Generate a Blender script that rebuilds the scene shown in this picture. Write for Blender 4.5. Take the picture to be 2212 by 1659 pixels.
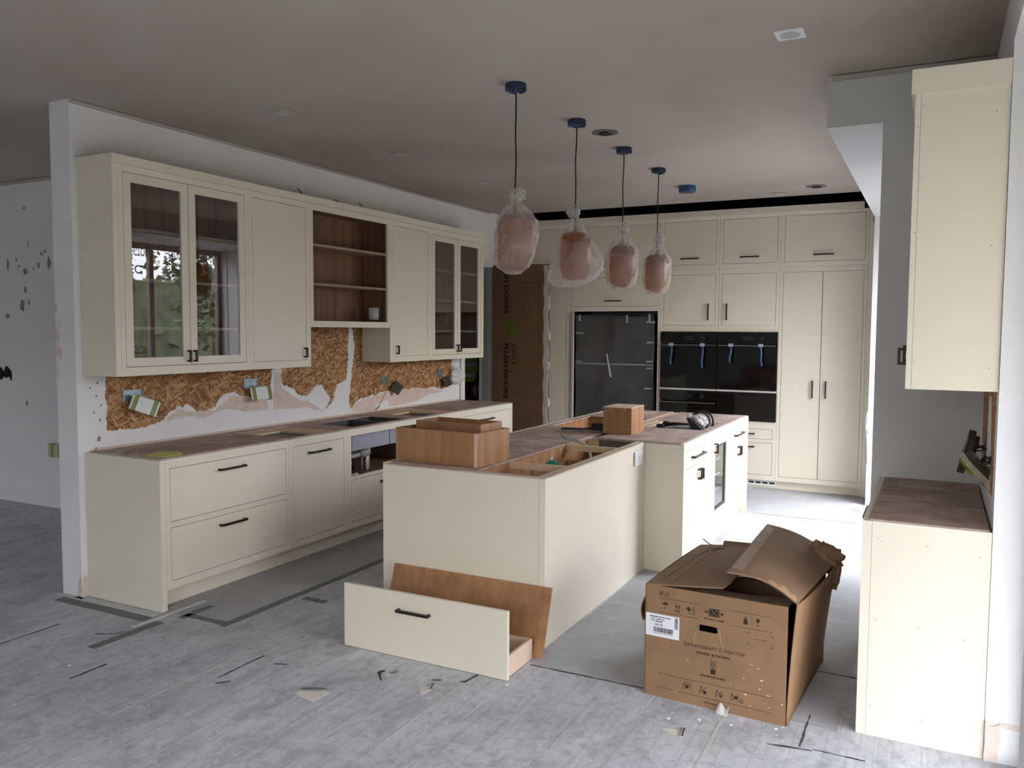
import bpy, bmesh, math, random
from mathutils import Vector, Matrix
from mathutils.geometry import tessellate_polygon
R = math.radians
S = bpy.context.scene
C = S.collection
for o in list(bpy.data.objects):
    bpy.data.objects.remove(o, do_unlink=True)

# ------------------------------------------------------------------ camera
cam_d = bpy.data.cameras.new('camera')
cam = bpy.data.objects.new('camera', cam_d); C.objects.link(cam); S.camera = cam
cam_d.sensor_fit = 'HORIZONTAL'; cam_d.sensor_width = 36.0
cam_d.lens = 1787.0 / 2212.0 * 36.0
cam_d.clip_start = 0.02; cam_d.clip_end = 300
def cam_matrix(loc, yaw, pitch, roll):
    a, b, c = R(yaw), R(pitch), R(roll)
    f = Vector((-math.sin(a)*math.cos(b), math.cos(a)*math.cos(b), math.sin(b)))
    r = Vector((math.cos(a), math.sin(a), 0)); u = r.cross(f)
    rr = r*math.cos(c) + u*math.sin(c); uu = -r*math.sin(c) + u*math.cos(c)
    m = Matrix((rr, uu, -f)).transposed().to_4x4(); m.translation = loc
    return m
cam.matrix_world = cam_matrix((4.5684, -3.2421, 1.6335), 27.1467, -3.6908, 0.3332)

# ------------------------------------------------------------------ world: bright broken cloud
W_ = bpy.data.worlds.new('sky'); S.world = W_; W_.use_nodes = True
nt = W_.node_tree; nt.nodes.clear()
wo = nt.nodes.new('ShaderNodeOutputWorld'); bg = nt.nodes.new('ShaderNodeBackground')
tc = nt.nodes.new('ShaderNodeTexCoord'); nz = nt.nodes.new('ShaderNodeTexNoise'); rp = nt.nodes.new('ShaderNodeValToRGB')
nz.inputs['Scale'].default_value = 3.2; nz.inputs['Detail'].default_value = 5
rp.color_ramp.elements[0].position = .38; rp.color_ramp.elements[0].color = (.77, .81, .92, 1)
rp.color_ramp.elements[1].position = .64; rp.color_ramp.elements[1].color = (1.0, .972, .945, 1)
nt.links.new(tc.outputs['Generated'], nz.inputs['Vector']); nt.links.new(nz.outputs['Fac'], rp.inputs['Fac'])
# overcast luminance: the zenith is three times as bright as the horizon
sp_ = nt.nodes.new('ShaderNodeSeparateXYZ'); cl_ = nt.nodes.new('ShaderNodeMath'); cl_.operation = 'MAXIMUM'; cl_.inputs[1].default_value = 0
ma_ = nt.nodes.new('ShaderNodeMath'); ma_.operation = 'MULTIPLY_ADD'; ma_.inputs[1].default_value = .667; ma_.inputs[2].default_value = .333
vs_ = nt.nodes.new('ShaderNodeVectorMath'); vs_.operation = 'SCALE'
nt.links.new(tc.outputs['Generated'], sp_.inputs[0]); nt.links.new(sp_.outputs['Z'], cl_.inputs[0]); nt.links.new(cl_.outputs[0], ma_.inputs[0])
nt.links.new(rp.outputs['Color'], vs_.inputs[0]); nt.links.new(ma_.outputs[0], vs_.inputs['Scale'])
nt.links.new(vs_.outputs[0], bg.inputs['Color']); nt.links.new(bg.outputs[0], wo.inputs[0])
bg.inputs['Strength'].default_value = 22.0
S.view_settings.view_transform = 'Standard'; S.view_settings.look = 'None'
S.view_settings.gamma = 1.0; S.view_settings.use_curve_mapping = False
S.view_settings.exposure = 0.72
S.cycles.use_denoising = True
S.cycles.max_bounces = 12; S.cycles.diffuse_bounces = 6; S.cycles.glossy_bounces = 5
S.cycles.transparent_max_bounces = 24; S.cycles.sample_clamp_indirect = 6
def portal(name, loc, rot, sx, sy):
    l = bpy.data.lights.new(name, 'AREA'); l.shape = 'RECTANGLE'; l.size = sx; l.size_y = sy
    l.cycles.is_portal = True
    o = bpy.data.objects.new(name, l); C.objects.link(o); o.location = loc; o.rotation_euler = rot
    return o
# openings of the room towards the sky (light portals only guide the sampling of the sky)
portal('portal_side_door', (5.0, -.30, 1.35), (0, R(90), 0), 2.66, 1.24)
portal('portal_terrace', (5.0, 4.04, 1.35), (0, R(90), 0), 2.66, 2.26)
portal('portal_rear', (3.4, -4.82, 1.2), (R(90), 0, 0), 2.2, 2.38)

portal('portal_added_window', (-5.37, -4.82, 1.3), (R(90), 0, 0), 1.26, 2.56)  # sampling guide for the added rear-left window

# ------------------------------------------------------------------ materials
def lin(c):
    return tuple(((v/255.)/12.92 if v/255. <= .04045 else ((v/255.+.055)/1.055)**2.4) for v in c)
MATS = {}
class NB:
    """small node helper"""
    def __init__(s, name):
        s.m = bpy.data.materials.new(name); s.m.use_nodes = True; s.t = s.m.node_tree
        s.b = s.t.nodes['Principled BSDF']; s.out = s.t.nodes['Material Output']; MATS[name] = s.m
        s._obj = None
    def n(s, typ, **kw):
        nd = s.t.nodes.new('ShaderNode'+typ)
        for k, v in kw.items():
            if hasattr(nd, k): setattr(nd, k, v)
            else: nd.inputs[k.replace('_', ' ')].default_value = v
        return nd
    def l(s, a, b): s.t.links.new(a, b)
    def coord(s, scale=(1, 1, 1), rot=(0, 0, 0), loc=(0, 0, 0), gen='Object'):
        tcn = s.n('TexCoord'); mp = s.n('Mapping')
        mp.inputs['Scale'].default_value = scale; mp.inputs['Rotation'].default_value = rot; mp.inputs['Location'].default_value = loc
        s.l(tcn.outputs[gen], mp.inputs['Vector']); return mp.outputs['Vector']
    def world(s, scale=(1, 1, 1), rot=(0, 0, 0)):
        g = s.n('NewGeometry'); mp = s.n('Mapping')
        mp.inputs['Scale'].default_value = scale; mp.inputs['Rotation'].default_value = rot
        s.l(g.outputs['Position'], mp.inputs['Vector']); return mp.outputs['Vector']
    def noise(s, vec, scale, detail=4, rough=.55, dist=0):
        nd = s.n('TexNoise'); nd.inputs['Scale'].default_value = scale; nd.inputs['Detail'].default_value = detail
        nd.inputs['Roughness'].default_value = rough; nd.inputs['Distortion'].default_value = dist
        s.l(vec, nd.inputs['Vector']); return nd.outputs['Fac']
    def ramp(s, fac, stops):
        nd = s.n('ValToRGB'); e = nd.color_ramp.elements
        while len(e) < len(stops): e.new(.5)
        for q, (p, c) in zip(e, stops):
            q.position = p; q.color = (c, c, c, 1) if isinstance(c, (int, float)) else (*c, 1)
        s.l(fac, nd.inputs['Fac']); return nd.outputs['Color']
    def mix(s, fac, a, b, mode='MIX'):
        nd = s.n('Mix'); nd.data_type = 'RGBA'; nd.blend_type = mode
        for sock, v in ((nd.inputs[0], fac), (nd.inputs[6], a), (nd.inputs[7], b)):
            if isinstance(v, (int, float)): sock.default_value = v
            elif isinstance(v, tuple): sock.default_value = (*v, 1)
            else: s.l(v, sock)
        return nd.outputs[2]
    def bump(s, h, strength=.2, dist=.01):
        nd = s.n('Bump'); nd.inputs['Strength'].default_value = strength; nd.inputs['Distance'].default_value = dist
        s.l(h, nd.inputs['Height']); s.l(nd.outputs[0], s.b.inputs['Normal'])
    def fin(s, col=None, rough=.6, metal=0, spec=None):
        if col is not None:
            if isinstance(col, tuple): s.b.inputs['Base Color'].default_value = (*col, 1)
            else: s.l(col, s.b.inputs['Base Color'])
        s.b.inputs['Roughness'].default_value = rough; s.b.inputs['Metallic'].default_value = metal
        if spec is not None: s.b.inputs['Specular IOR Level'].default_value = spec
        return s.m
def plain(name, rgb, rough=.5, metal=0, var=.06, scale=6, spec=None):
    k = NB(name); c = lin(rgb); v = k.world()
    f = k.noise(v, scale, 4)
    col = k.ramp(f, [(.3, tuple(x*(1-var) for x in c)), (.7, tuple(min(1, x*(1+var)) for x in c))])
    return k.fin(col, rough, metal, spec)
plain('cream', (222, 215, 198), .5, 0, .012, 1.5)
plain('oven_glass', (6, 7, 9), .06, 0, .0)
plain('black_plastic', (18, 18, 20), .45, 0, .1)
plain('bronze', (58, 50, 44), .38, .75, .12, 40)
plain('steel', (150, 150, 152), .28, 1, .08, 10)
plain('dark_steel', (118, 118, 121), .34, .9, .08, 10)
plain('sink_coat', (150, 148, 162), .5, 0, .05, 10)
plain('aluminium', (205, 205, 203), .35, .3, .04, 10)
plain('white_plastic', (226, 227, 230), .4, 0, .02, 10)
plain('white_paint', (222, 223, 226), .55, 0, .03, 2)
plain('grey_paint', (176, 178, 184), .55, 0, .04, 2)
plain('navy', (22, 46, 78), .5, 0, .25, 30)
plain('blue_film', (36, 78, 118), .25, 0, .25, 30)
plain('cord_black', (16, 18, 22), .5, 0, .0)
plain('ink', (42, 30, 24), .8, 0, .1, 30)
plain('ink_door', (40, 31, 25), .85, 0, .08, 30)
plain('ink_black', (22, 22, 24), .8, 0, .0)
plain('ink_green', (118, 140, 40), .8, 0, .0)
plain('olive_logo', (96, 94, 40), .8, 0, .1, 20)
plain('paper_label', (226, 227, 233), .6, 0, .01)
plain('pine', (203, 178, 146), .65, 0, .08, 14)
plain('pale_wood', (214, 190, 172), .55, 0, .06, 12)
plain('chip_edge', (206, 186, 168), .8, 0, .12, 120)
plain('void_shade_black', (9, 9, 10), .9, 0, .2, 3)  # black stands for shade above the tall units and inside speaker holes
plain('drawer_dark', (92, 86, 78), .45, 0, .05)
plain('tape_blue', (50, 84, 128), .5, 0, .1, 30)
plain('tape_silver', (170, 172, 176), .35, .3, .1, 30)
plain('tape_green', (128, 138, 30), .5, 0, .2, 60)
plain('tape_dark', (104, 106, 108), .6, 0, .3, 60)
plain('tape_grey', (139, 141, 145), .7, 0, .12, 40)
plain('grey_strip', (188, 187, 180), .6, 0, .05, 10)
plain('crack', (58, 58, 60), .9, 0, .2, 40)
plain('substrate', (214, 208, 200), .8, 0, .06, 30)
plain('crumb', (228, 226, 222), .9, 0, .03)
plain('teal_plastic', (30, 120, 104), .4, 0, .1, 20)
plain('disc_yellow', (205, 200, 116), .6, 0, .04, 20)
plain('red_plastic', (150, 24, 30), .4, 0, .08, 8)
plain('hivis', (170, 205, 40), .6, 0, .08, 10)
plain('reflective', (205, 208, 205), .35, .2, .03)
plain('cloth_black', (22, 23, 28), .85, 0, .15, 20)
plain('cloth_grey', (52, 54, 62), .85, 0, .15, 20)
plain('skin', (196, 150, 128), .55, 0, .05, 20)
plain('hair', (46, 34, 26), .6, 0, .2, 60)
plain('galvanised', (142, 156, 164), .38, .7, .3, 30)
plain('wrap_pale', (176, 174, 150), .4, 0, .2, 30)
plain('wrap_dark', (66, 62, 52), .3, 0, .35, 30)
plain('pipe_grey', (150, 152, 152), .4, 0, .05)
plain('pipe_white', (214, 216, 218), .4, 0, .04)
plain('plaster_pink', (212, 194, 186), .9, 0, .10, 14)
plain('bulb_metal', (120, 122, 124), .4, .4, .1)
plain('grass', (72, 70, 56), .9, 0, .3, .6)
plain('terrace', (86, 84, 81), .85, 0, .12, 2)
plain('leaf', (62, 74, 50), .8, 0, .5, 2.5)
plain('bark', (74, 60, 48), .9, 0, .3, 8)
plain('frame_grey', (118, 108, 108), .5, 0, .04)
plain('chip_brown', (146, 135, 128), .9, 0, .15, 20)

def wall_mat(name, rgb, marks=True):
    k = NB(name); v = k.world(); c = lin(rgb)
    big = k.noise(v, .9, 3); fine = k.noise(v, 22, 5)
    col = k.ramp(big, [(.3, tuple(x*.965 for x in c)), (.7, tuple(min(1, x*1.02) for x in c))])
    if marks:
        st = k.noise(k.world((14, 14, 3)), 1.0, 5, .7)
        msk = k.ramp(st, [(.66, 0.), (.74, .32)])
        col = k.mix(msk, col, tuple(x*.72 for x in c))
    k.bump(fine, .12, .002)
    return k.fin(col, .88, 0, .25)
wall_mat('wall_white', (226, 225, 227))
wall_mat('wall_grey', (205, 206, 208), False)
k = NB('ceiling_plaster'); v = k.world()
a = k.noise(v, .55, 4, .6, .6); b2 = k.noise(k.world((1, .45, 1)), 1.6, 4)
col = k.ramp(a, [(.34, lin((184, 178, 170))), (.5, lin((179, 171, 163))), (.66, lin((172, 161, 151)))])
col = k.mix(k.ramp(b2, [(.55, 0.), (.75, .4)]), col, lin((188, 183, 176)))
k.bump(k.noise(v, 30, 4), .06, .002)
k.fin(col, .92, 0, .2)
# floor: grey protection board, flutes and scratches run along y
k = NB('floor_board'); v = k.world()
big = k.noise(v, .8, 5, .65, .8); mid = k.noise(k.world((1.6, .8, 1)), 3.4, 6, .7, .6)
col = k.ramp(big, [(.28, lin((168, 171, 177))), (.5, lin((186, 189, 195))), (.72, lin((202, 204, 210)))])
col = k.mix(k.ramp(mid, [(.38, .5), (.54, 0.)]), col, lin((140, 143, 148)))
col = k.mix(k.ramp(k.noise(v, 17, 6, .72, .8), [(.36, .5), (.5, 0.)]), col, lin((136, 139, 144)))
col = k.mix(k.ramp(k.noise(v, 9, 5, .7, 1.5), [(.56, 0.), (.7, .45)]), col, lin((214, 215, 219)))
st = k.noise(k.world((34, 1.3, 1)), 1.3, 6, .68, .4)
sg = k.noise(v, 1.3, 3)
col = k.mix(k.mix(k.ramp(sg, [(.4, .25), (.6, 1.)]), (0, 0, 0), k.ramp(st, [(.33, .5), (.44, 0.)])), col, lin((130, 133, 138)))
col = k.mix(k.ramp(st, [(.60, 0.), (.74, .35)]), col, lin((216, 218, 222)))
sc = k.noise(k.world((120, 1.6, 1)), 1.0, 2, .5)
gate = k.noise(v, 2.4, 3)
sc2 = k.mix(k.ramp(gate, [(.46, 0.), (.60, 1.)]), (0, 0, 0), k.ramp(sc, [(.66, 0.), (.71, .9)]))
col = k.mix(sc2, col, lin((226, 228, 232)))
dk = k.mix(k.ramp(k.noise(v, 3.1, 3), [(.5, 0.), (.62, 1.)]), (0, 0, 0), k.ramp(k.noise(k.world((70, 4, 1)), 1.6, 4, .7), [(.66, 0.), (.72, .7)]))
col = k.mix(dk, col, lin((92, 94, 98)))
# faint board joints every 12 cm
wv = k.n('TexWave'); wv.wave_type = 'BANDS'; wv.bands_direction = 'X'; wv.inputs['Scale'].default_value = 2.6; wv.inputs['Distortion'].default_value = .25
k.l(v, wv.inputs['Vector'])
col = k.mix(k.ramp(wv.outputs['Fac'], [(.0, .16), (.035, 0.)]), col, lin((110, 112, 116)))
sp = k.noise(v, 55, 3, .6)
col = k.mix(k.ramp(sp, [(.70, 0.), (.76, .75)]), col, lin((224, 224, 226)))
k.bump(k.noise(k.world((40, 3, 1)), 2, 5), .25, .004)
k.fin(col, .62, 0, .35)
# smoother, slightly greener sheet by the island
k = NB('floor_sheet'); v = k.world()
big = k.noise(v, 1.1, 5, .65, .8); st = k.noise(k.world((3, 9, 1), (0, 0, R(40))), 1.6, 5, .7)
col = k.ramp(big, [(.3, lin((146, 148, 152))), (.7, lin((176, 178, 182)))])
col = k.mix(k.ramp(st, [(.55, 0.), (.72, .4)]), col, lin((206, 208, 210)))
col = k.mix(k.ramp(k.noise(v, 26, 4, .7), [(.62, 0.), (.72, .45)]), col, lin((120, 122, 124)))
k.fin(col, .55, 0, .4)
def wood(name, c0, c1, axis='z', rough=.45, scale=1.0):
    k = NB(name)
    sc = {'z': (26, 26, 1.6), 'x': (1.6, 26, 26), 'y': (26, 1.6, 26)}[axis]
    v = k.world(tuple(q*scale for q in sc))
    g = k.noise(v, 1.0, 6, .6, .6)
    w = k.n('TexWave'); w.wave_type = 'RINGS'; w.inputs['Scale'].default_value = .35; w.inputs['Distortion'].default_value = 3.5; w.inputs['Detail'].default_value = 3
    k.l(k.world(tuple(q*.28 for q in sc)), w.inputs['Vector'])
    col = k.ramp(g, [(.28, lin(c0)), (.7, lin(c1))])
    col = k.mix(k.ramp(w.outputs['Fac'], [(.0, .35), (.4, 0.)]), col, lin(tuple(q*.8 for q in c0)))
    k.bump(g, .05, .001)
    return k.fin(col, rough, 0, .35)
wood('oak', (146, 104, 70), (178, 134, 97), 'z')
wood('oak_x', (146, 104, 70), (178, 134, 97), 'x')
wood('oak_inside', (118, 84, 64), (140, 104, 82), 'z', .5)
wood('oak_shelf', (150, 122, 102), (172, 146, 126), 'y', .5)
# dusty worktop build-up board
k = NB('dusty_board'); v = k.world()
d1 = k.noise(v, 3.2, 6, .68, 1.2); d2 = k.noise(k.world((2.5, 9, 1), (0, 0, R(25))), 1.4, 6, .7, .6)
col = k.ramp(d1, [(.3, lin((142, 119, 108))), (.52, lin((172, 152, 142))), (.72, lin((200, 186, 179)))])
col = k.mix(k.ramp(d2, [(.34, .5), (.46, 0.)]), col, lin((126, 104, 94)))
col = k.mix(k.ramp(d2, [(.6, 0.), (.76, .6)]), col, lin((200, 188, 180)))
k.fin(col, .7, 0, .3)
# OSB: overlapping stretched flakes
k = NB('osb'); base = None
def flake(rot, sc, seed):
    vo = k.n('TexVoronoi'); vo.inputs['Scale'].default_value = 1.0; vo.inputs['Randomness'].default_value = 1.0
    nv = k.n('TexNoise'); nv.inputs['Scale'].default_value = 9; nv.inputs['Detail'].default_value = 2
    g = k.n('NewGeometry'); k.l(g.outputs['Position'], nv.inputs['Vector'])
    vm = k.n('VectorMath'); vm.operation = 'MULTIPLY_ADD'
    k.l(nv.outputs['Color'], vm.inputs[0]); vm.inputs[1].default_value = (.05, .05, .05); k.l(g.outputs['Position'], vm.inputs[2])
    mr = k.n('Mapping'); mr.inputs['Rotation'].default_value = (R(rot), 0, 0); k.l(vm.outputs[0], mr.inputs['Vector'])
    mp = k.n('Mapping'); mp.inputs['Scale'].default_value = sc; mp.inputs['Location'].default_value = (seed, seed*1.7, seed*.6)
    k.l(mr.outputs[0], mp.inputs['Vector']); k.l(mp.outputs[0], vo.inputs['Vector'])
    return vo
f1 = flake(15, (1, 74, 17), 1.3); f2 = flake(-42, (1, 82, 18), 4.1); f3 = flake(72, (1, 78, 16), 7.7)
cols = []
for vo in (f1, f2, f3):
    sx = k.n('SeparateColor'); k.l(vo.outputs['Color'], sx.inputs[0]); cols.append(sx)
pal = [(0., lin((118, 80, 50))), (.3, lin((148, 106, 70))), (.6, lin((172, 130, 90))), (1., lin((202, 166, 126)))]
ca = k.ramp(cols[0].outputs[0], pal); cb = k.ramp(cols[1].outputs[0], pal); cc = k.ramp(cols[2].outputs[0], pal)
col = k.mix(k.ramp(cols[1].outputs[1], [(.45, 0.), (.5, 1.)]), ca, cb)
col = k.mix(k.ramp(cols[2].outputs[1], [(.55, 0.), (.6, 1.)]), col, cc)
vv = k.world()
col = k.mix(k.ramp(k.noise(vv, 48, 3, .6, 1.5), [(.30, .75), (.37, 0.)]), col, lin((64, 38, 20)))
chip = k.noise(k.world((1, 34, 16)), 1.0, 5, .75, 1.2); gate = k.noise(vv, 3.2, 3)
wm = k.mix(k.ramp(gate, [(.47, 0.), (.6, 1.)]), (0, 0, 0), k.ramp(chip, [(.60, 0.), (.66, .9)]))
col = k.mix(wm, col, lin((228, 208, 194)))
k.bump(chip, .5, .006)
k.fin(col, .8, 0, .25)
# cardboard
def card(name, c, scuff):
    k = NB(name); v = k.coord()
    n1 = k.noise(v, 7, 5, .6); n2 = k.noise(v, 30, 4, .7)
    c = lin(c)
    col = k.ramp(n1, [(.3, tuple(x*.88 for x in c)), (.7, tuple(x*1.1 for x in c))])
    col = k.mix(k.ramp(n2, [(.70, 0.), (.78, scuff)]), col, lin((216, 196, 170)))
    k.bump(k.noise(v, 5, 3), .15, .01)
    return k.fin(col, .78, 0, .25)
card('cardboard', (142, 112, 84), .5)
card('cardboard_grey', (140, 114, 91), .15)
card('cardboard_door', (116, 88, 66), .1)
card('kraft_edge', (176, 142, 110), .2)
# clear things: thin sheets, a share passes straight through
def thin(name, col, alpha, rough, tint=(1, 1, 1), fres=False, bump=None, ior=1.5):
    k = NB(name); t = k.t
    tr = k.n('BsdfTransparent'); tr.inputs['Color'].default_value = (*tint, 1)
    mx = k.n('MixShader')
    if fres:
        fr = k.n('Fresnel'); fr.inputs['IOR'].default_value = ior
        gl = k.n('BsdfGlossy'); gl.inputs['Roughness'].default_value = rough; gl.inputs['Color'].default_value = (*col, 1)
        mt = k.n('Math'); mt.operation = 'MULTIPLY'; mt.inputs[1].default_value = alpha
        gb = k.n('NewGeometry'); ib = k.n('Math'); ib.operation = 'SUBTRACT'; ib.inputs[0].default_value = 1; k.l(gb.outputs['Backfacing'], ib.inputs[1])
        m3 = k.n('Math'); m3.operation = 'MULTIPLY'; m3.use_clamp = True; k.l(fr.outputs[0], mt.inputs[0]); k.l(mt.outputs[0], m3.inputs[0]); k.l(ib.outputs[0], m3.inputs[1]); k.l(m3.outputs[0], mx.inputs[0]); k.l(tr.outputs[0], mx.inputs[1]); k.l(gl.outputs[0], mx.inputs[2])
    else:
        mx.inputs[0].default_value = alpha
        k.fin(col, rough, 0, .6)
        if bump:
            k.bump(k.noise(k.coord(), *bump[:2]), bump[2], .02)
        k.l(tr.outputs[0], mx.inputs[1]); k.l(k.b.outputs[0], mx.inputs[2])
    k.l(mx.outputs[0], k.out.inputs[0]); return k.m
thin('pane_glass', (1, 1, 1), 1.9, .0, (.98, .98, .98), True)
thin('cabinet_glass', (1, 1, 1), 2.0, .01, (.86, .88, .88), True)
thin('film_strip', (.85, .84, .82), .42, .2)
thin('clear_tape', (.75, .7, .64), .15, .12)
thin('plastic_clear', (.85, .86, .87), .5, .12, bump=(30, 4, .8))
thin('clear_tumbler', (.72, .8, .84), .3, .05)
# bag: cloudy thin polythene, glossy wrinkles
k = NB('polythene'); v = k.coord()
k.fin(lin((226, 222, 218)), .13, 0, 1.0)
k.bump(k.mix(.6, k.noise(v, 11, 4, .6, 1.5), k.noise(k.coord((22, 22, 4)), 1, 3, .5, 1.0)), .5, .02)
tl = k.n('BsdfTranslucent'); tl.inputs[0].default_value = (.8, .78, .76, 1)
m1 = k.n('MixShader'); m1.inputs[0].default_value = .45; k.l(k.b.outputs[0], m1.inputs[1]); k.l(tl.outputs[0], m1.inputs[2])
tr = k.n('BsdfTransparent'); m2 = k.n('MixShader')
fc = k.n('LayerWeight'); fc.inputs[0].default_value = .35
k.l(k.ramp(fc.outputs['Facing'], [(.1, .30), (.7, .58), (1., .88)]), m2.inputs[0])
k.l(tr.outputs[0], m2.inputs[1]); k.l(m1.outputs[0], m2.inputs[2]); k.l(m2.outputs[0], k.out.inputs[0])
# amber ribbed glass shade
k = NB('amber_glass'); k.fin(lin((172, 112, 72)), .05, 0, 1.0); k.b.inputs['Coat Weight'].default_value = 1.0; k.b.inputs['Coat Roughness'].default_value = .03
tr = k.n('BsdfTransparent'); tr.inputs[0].default_value = (*lin((220, 172, 132)), 1)
m2 = k.n('MixShader'); m2.inputs[0].default_value = .42
k.l(tr.outputs[0], m2.inputs[1]); k.l(k.b.outputs[0], m2.inputs[2]); k.l(m2.outputs[0], k.out.inputs[0])
# grey foil over the fridge
k = NB('fridge_film'); v = k.coord()
k.fin(k.ramp(k.noise(v, 1.6, 3), [(.3, lin((58, 58, 60))), (.7, lin((84, 84, 86)))]), .34, 0, .6)
k.bump(k.noise(k.coord((1.2, 1, .8), (0, R(35), 0)), 2.2, 4, .5, 1.0), .5, .03)

# ------------------------------------------------------------------ mesh helpers
class MB:
    def __init__(s): s.v = []; s.f = []
    def add(s, vs, fs):
        k = len(s.v); s.v += [tuple(p) for p in vs]; s.f += [tuple(i+k for i in q) for q in fs]; return s
    def box(s, x0, x1, y0, y1, z0, z1):
        if x0 > x1: x0, x1 = x1, x0
        if y0 > y1: y0, y1 = y1, y0
        if z0 > z1: z0, z1 = z1, z0
        return s.add([(x0,y0,z0),(x1,y0,z0),(x1,y1,z0),(x0,y1,z0),(x0,y0,z1),(x1,y0,z1),(x1,y1,z1),(x0,y1,z1)],
                     [(0,3,2,1),(4,5,6,7),(0,1,5,4),(1,2,6,5),(2,3,7,6),(3,0,4,7)])
    def plate(s, axis, a0, a1, u0, u1, v0, v1, holes=()):
        """slab with rectangular holes (u0,u1,v0,v1), one welded mesh; axis x: u=y v=z; y: u=x v=z; z: u=x v=y"""
        us = sorted({u0, u1, *[min(max(h[i], u0), u1) for h in holes for i in (0, 1)]})
        vs = sorted({v0, v1, *[min(max(h[i], v0), v1) for h in holes for i in (2, 3)]})
        P = {'x': lambda a, u, v: (a, u, v), 'y': lambda a, u, v: (u, a, v), 'z': lambda a, u, v: (u, v, a)}[axis]
        nu, nv = len(us)-1, len(vs)-1
        def solid(i, j):
            if not (0 <= i < nu and 0 <= j < nv): return False
            cu, cv = (us[i]+us[i+1])/2, (vs[j]+vs[j+1])/2
            return not any(h[0] < cu < h[1] and h[2] < cv < h[3] for h in holes)
        idx = {}; V = []; F = []
        def vi(i, j, a):
            key = (i, j, a)
            if key not in idx: idx[key] = len(V); V.append(P(a, us[i], vs[j]))
            return idx[key]
        for i in range(nu):
            for j in range(nv):
                if not solid(i, j): continue
                F.append((vi(i,j,a0), vi(i+1,j,a0), vi(i+1,j+1,a0), vi(i,j+1,a0)))
                F.append((vi(i,j,a1), vi(i,j+1,a1), vi(i+1,j+1,a1), vi(i+1,j,a1)))
                for di, dj, p, q in ((-1,0,(i,j),(i,j+1)),(1,0,(i+1,j),(i+1,j+1)),(0,-1,(i,j),(i+1,j)),(0,1,(i,j+1),(i+1,j+1))):
                    if not solid(i+di, j+dj): F.append((vi(*p,a0), vi(*q,a0), vi(*q,a1), vi(*p,a1)))
        return s.add(V, F)
    def openbox(s, lo, hi, t, side):
        """hollow box open on one side ('+x','-x','+y','-y','+z'), wall thickness t, one closed surface"""
        ax = 'xyz'.index(side[1]); sg = 1 if side[0] == '+' else -1
        il = [lo[i]+t for i in range(3)]; ih = [hi[i]-t for i in range(3)]
        if sg > 0: ih[ax] = hi[ax]
        else: il[ax] = lo[ax]
        def corners(a, b): return [(a[0] if not k & 1 else b[0], a[1] if not k & 2 else b[1], a[2] if not k & 4 else b[2]) for k in range(8)]
        V = corners(lo, hi)+corners(il, ih)
        faces = {'-x': (0,2,6,4), '+x': (1,3,7,5), '-y': (0,1,5,4), '+y': (2,3,7,6), '-z': (0,1,3,2), '+z': (4,5,7,6)}
        F = []
        for kf, q in faces.items():
            if kf == side: continue
            F.append(q); F.append(tuple(i+8 for i in q))
        q = faces[side]
        for i in range(4):
            a, b = q[i], q[(i+1) % 4]; F.append((a, b, b+8, a+8))
        return s.add(V, F)
    def prism(s, poly, axis, a0, a1):
        P = {'x': lambda a, u, v: (a, u, v), 'y': lambda a, u, v: (u, a, v), 'z': lambda a, u, v: (u, v, a)}[axis]
        n = len(poly); V = [P(a0, *p) for p in poly]+[P(a1, *p) for p in poly]
        tri = tessellate_polygon([[Vector((p[0], p[1], 0)) for p in poly]])
        F = [tuple(t) for t in tri]+[tuple(i+n for i in t) for t in tri]
        F += [(i, (i+1) % n, (i+1) % n+n, i+n) for i in range(n)]
        return s.add(V, F)
    def tube(s, path, r, seg=8, cap=True):
        path = [Vector(p) for p in path]; rs = r if isinstance(r, (list, tuple)) else [r]*len(path)
        V = []; F = []; prev = None
        for i, p in enumerate(path):
            d = (path[min(i+1, len(path)-1)]-path[max(i-1, 0)]).normalized()
            if prev is None:
                a = Vector((0, 0, 1)) if abs(d.z) < .9 else Vector((1, 0, 0)); n = d.cross(a).normalized()
            else:
                n = (prev-d*prev.dot(d)).normalized()
            prev = n; b = d.cross(n)
            for k in range(seg):
                t = 2*math.pi*k/seg; V.append(p+(n*math.cos(t)+b*math.sin(t))*rs[i])
        for i in range(len(path)-1):
            for k in range(seg):
                a = i*seg+k; b_ = i*seg+(k+1) % seg; F.append((a, b_, b_+seg, a+seg))
        if cap: F += [tuple(range(seg)), tuple(range((len(path)-1)*seg, len(path)*seg))]
        return s.add(V, F)
    def lathe(s, prof, cx, cy, seg=32, fn=None):
        """prof: list of (r,z). fn(theta,z)->radius factor"""
        V = []; F = []
        for (r, z) in prof:
            for k in range(seg):
                t = 2*math.pi*k/seg; q = r*(fn(t, z) if fn else 1); V.append((cx+q*math.cos(t), cy+q*math.sin(t), z))
        for i in range(len(prof)-1):
            for k in range(seg):
                a = i*seg+k; b = i*seg+(k+1) % seg; F.append((a, b, b+seg, a+seg))
        if prof[0][0] > 1e-4: F.append(tuple(range(seg)))
        if prof[-1][0] > 1e-4: F.append(tuple(range((len(prof)-1)*seg, len(prof)*seg)))
        return s.add(V, F)
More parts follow.
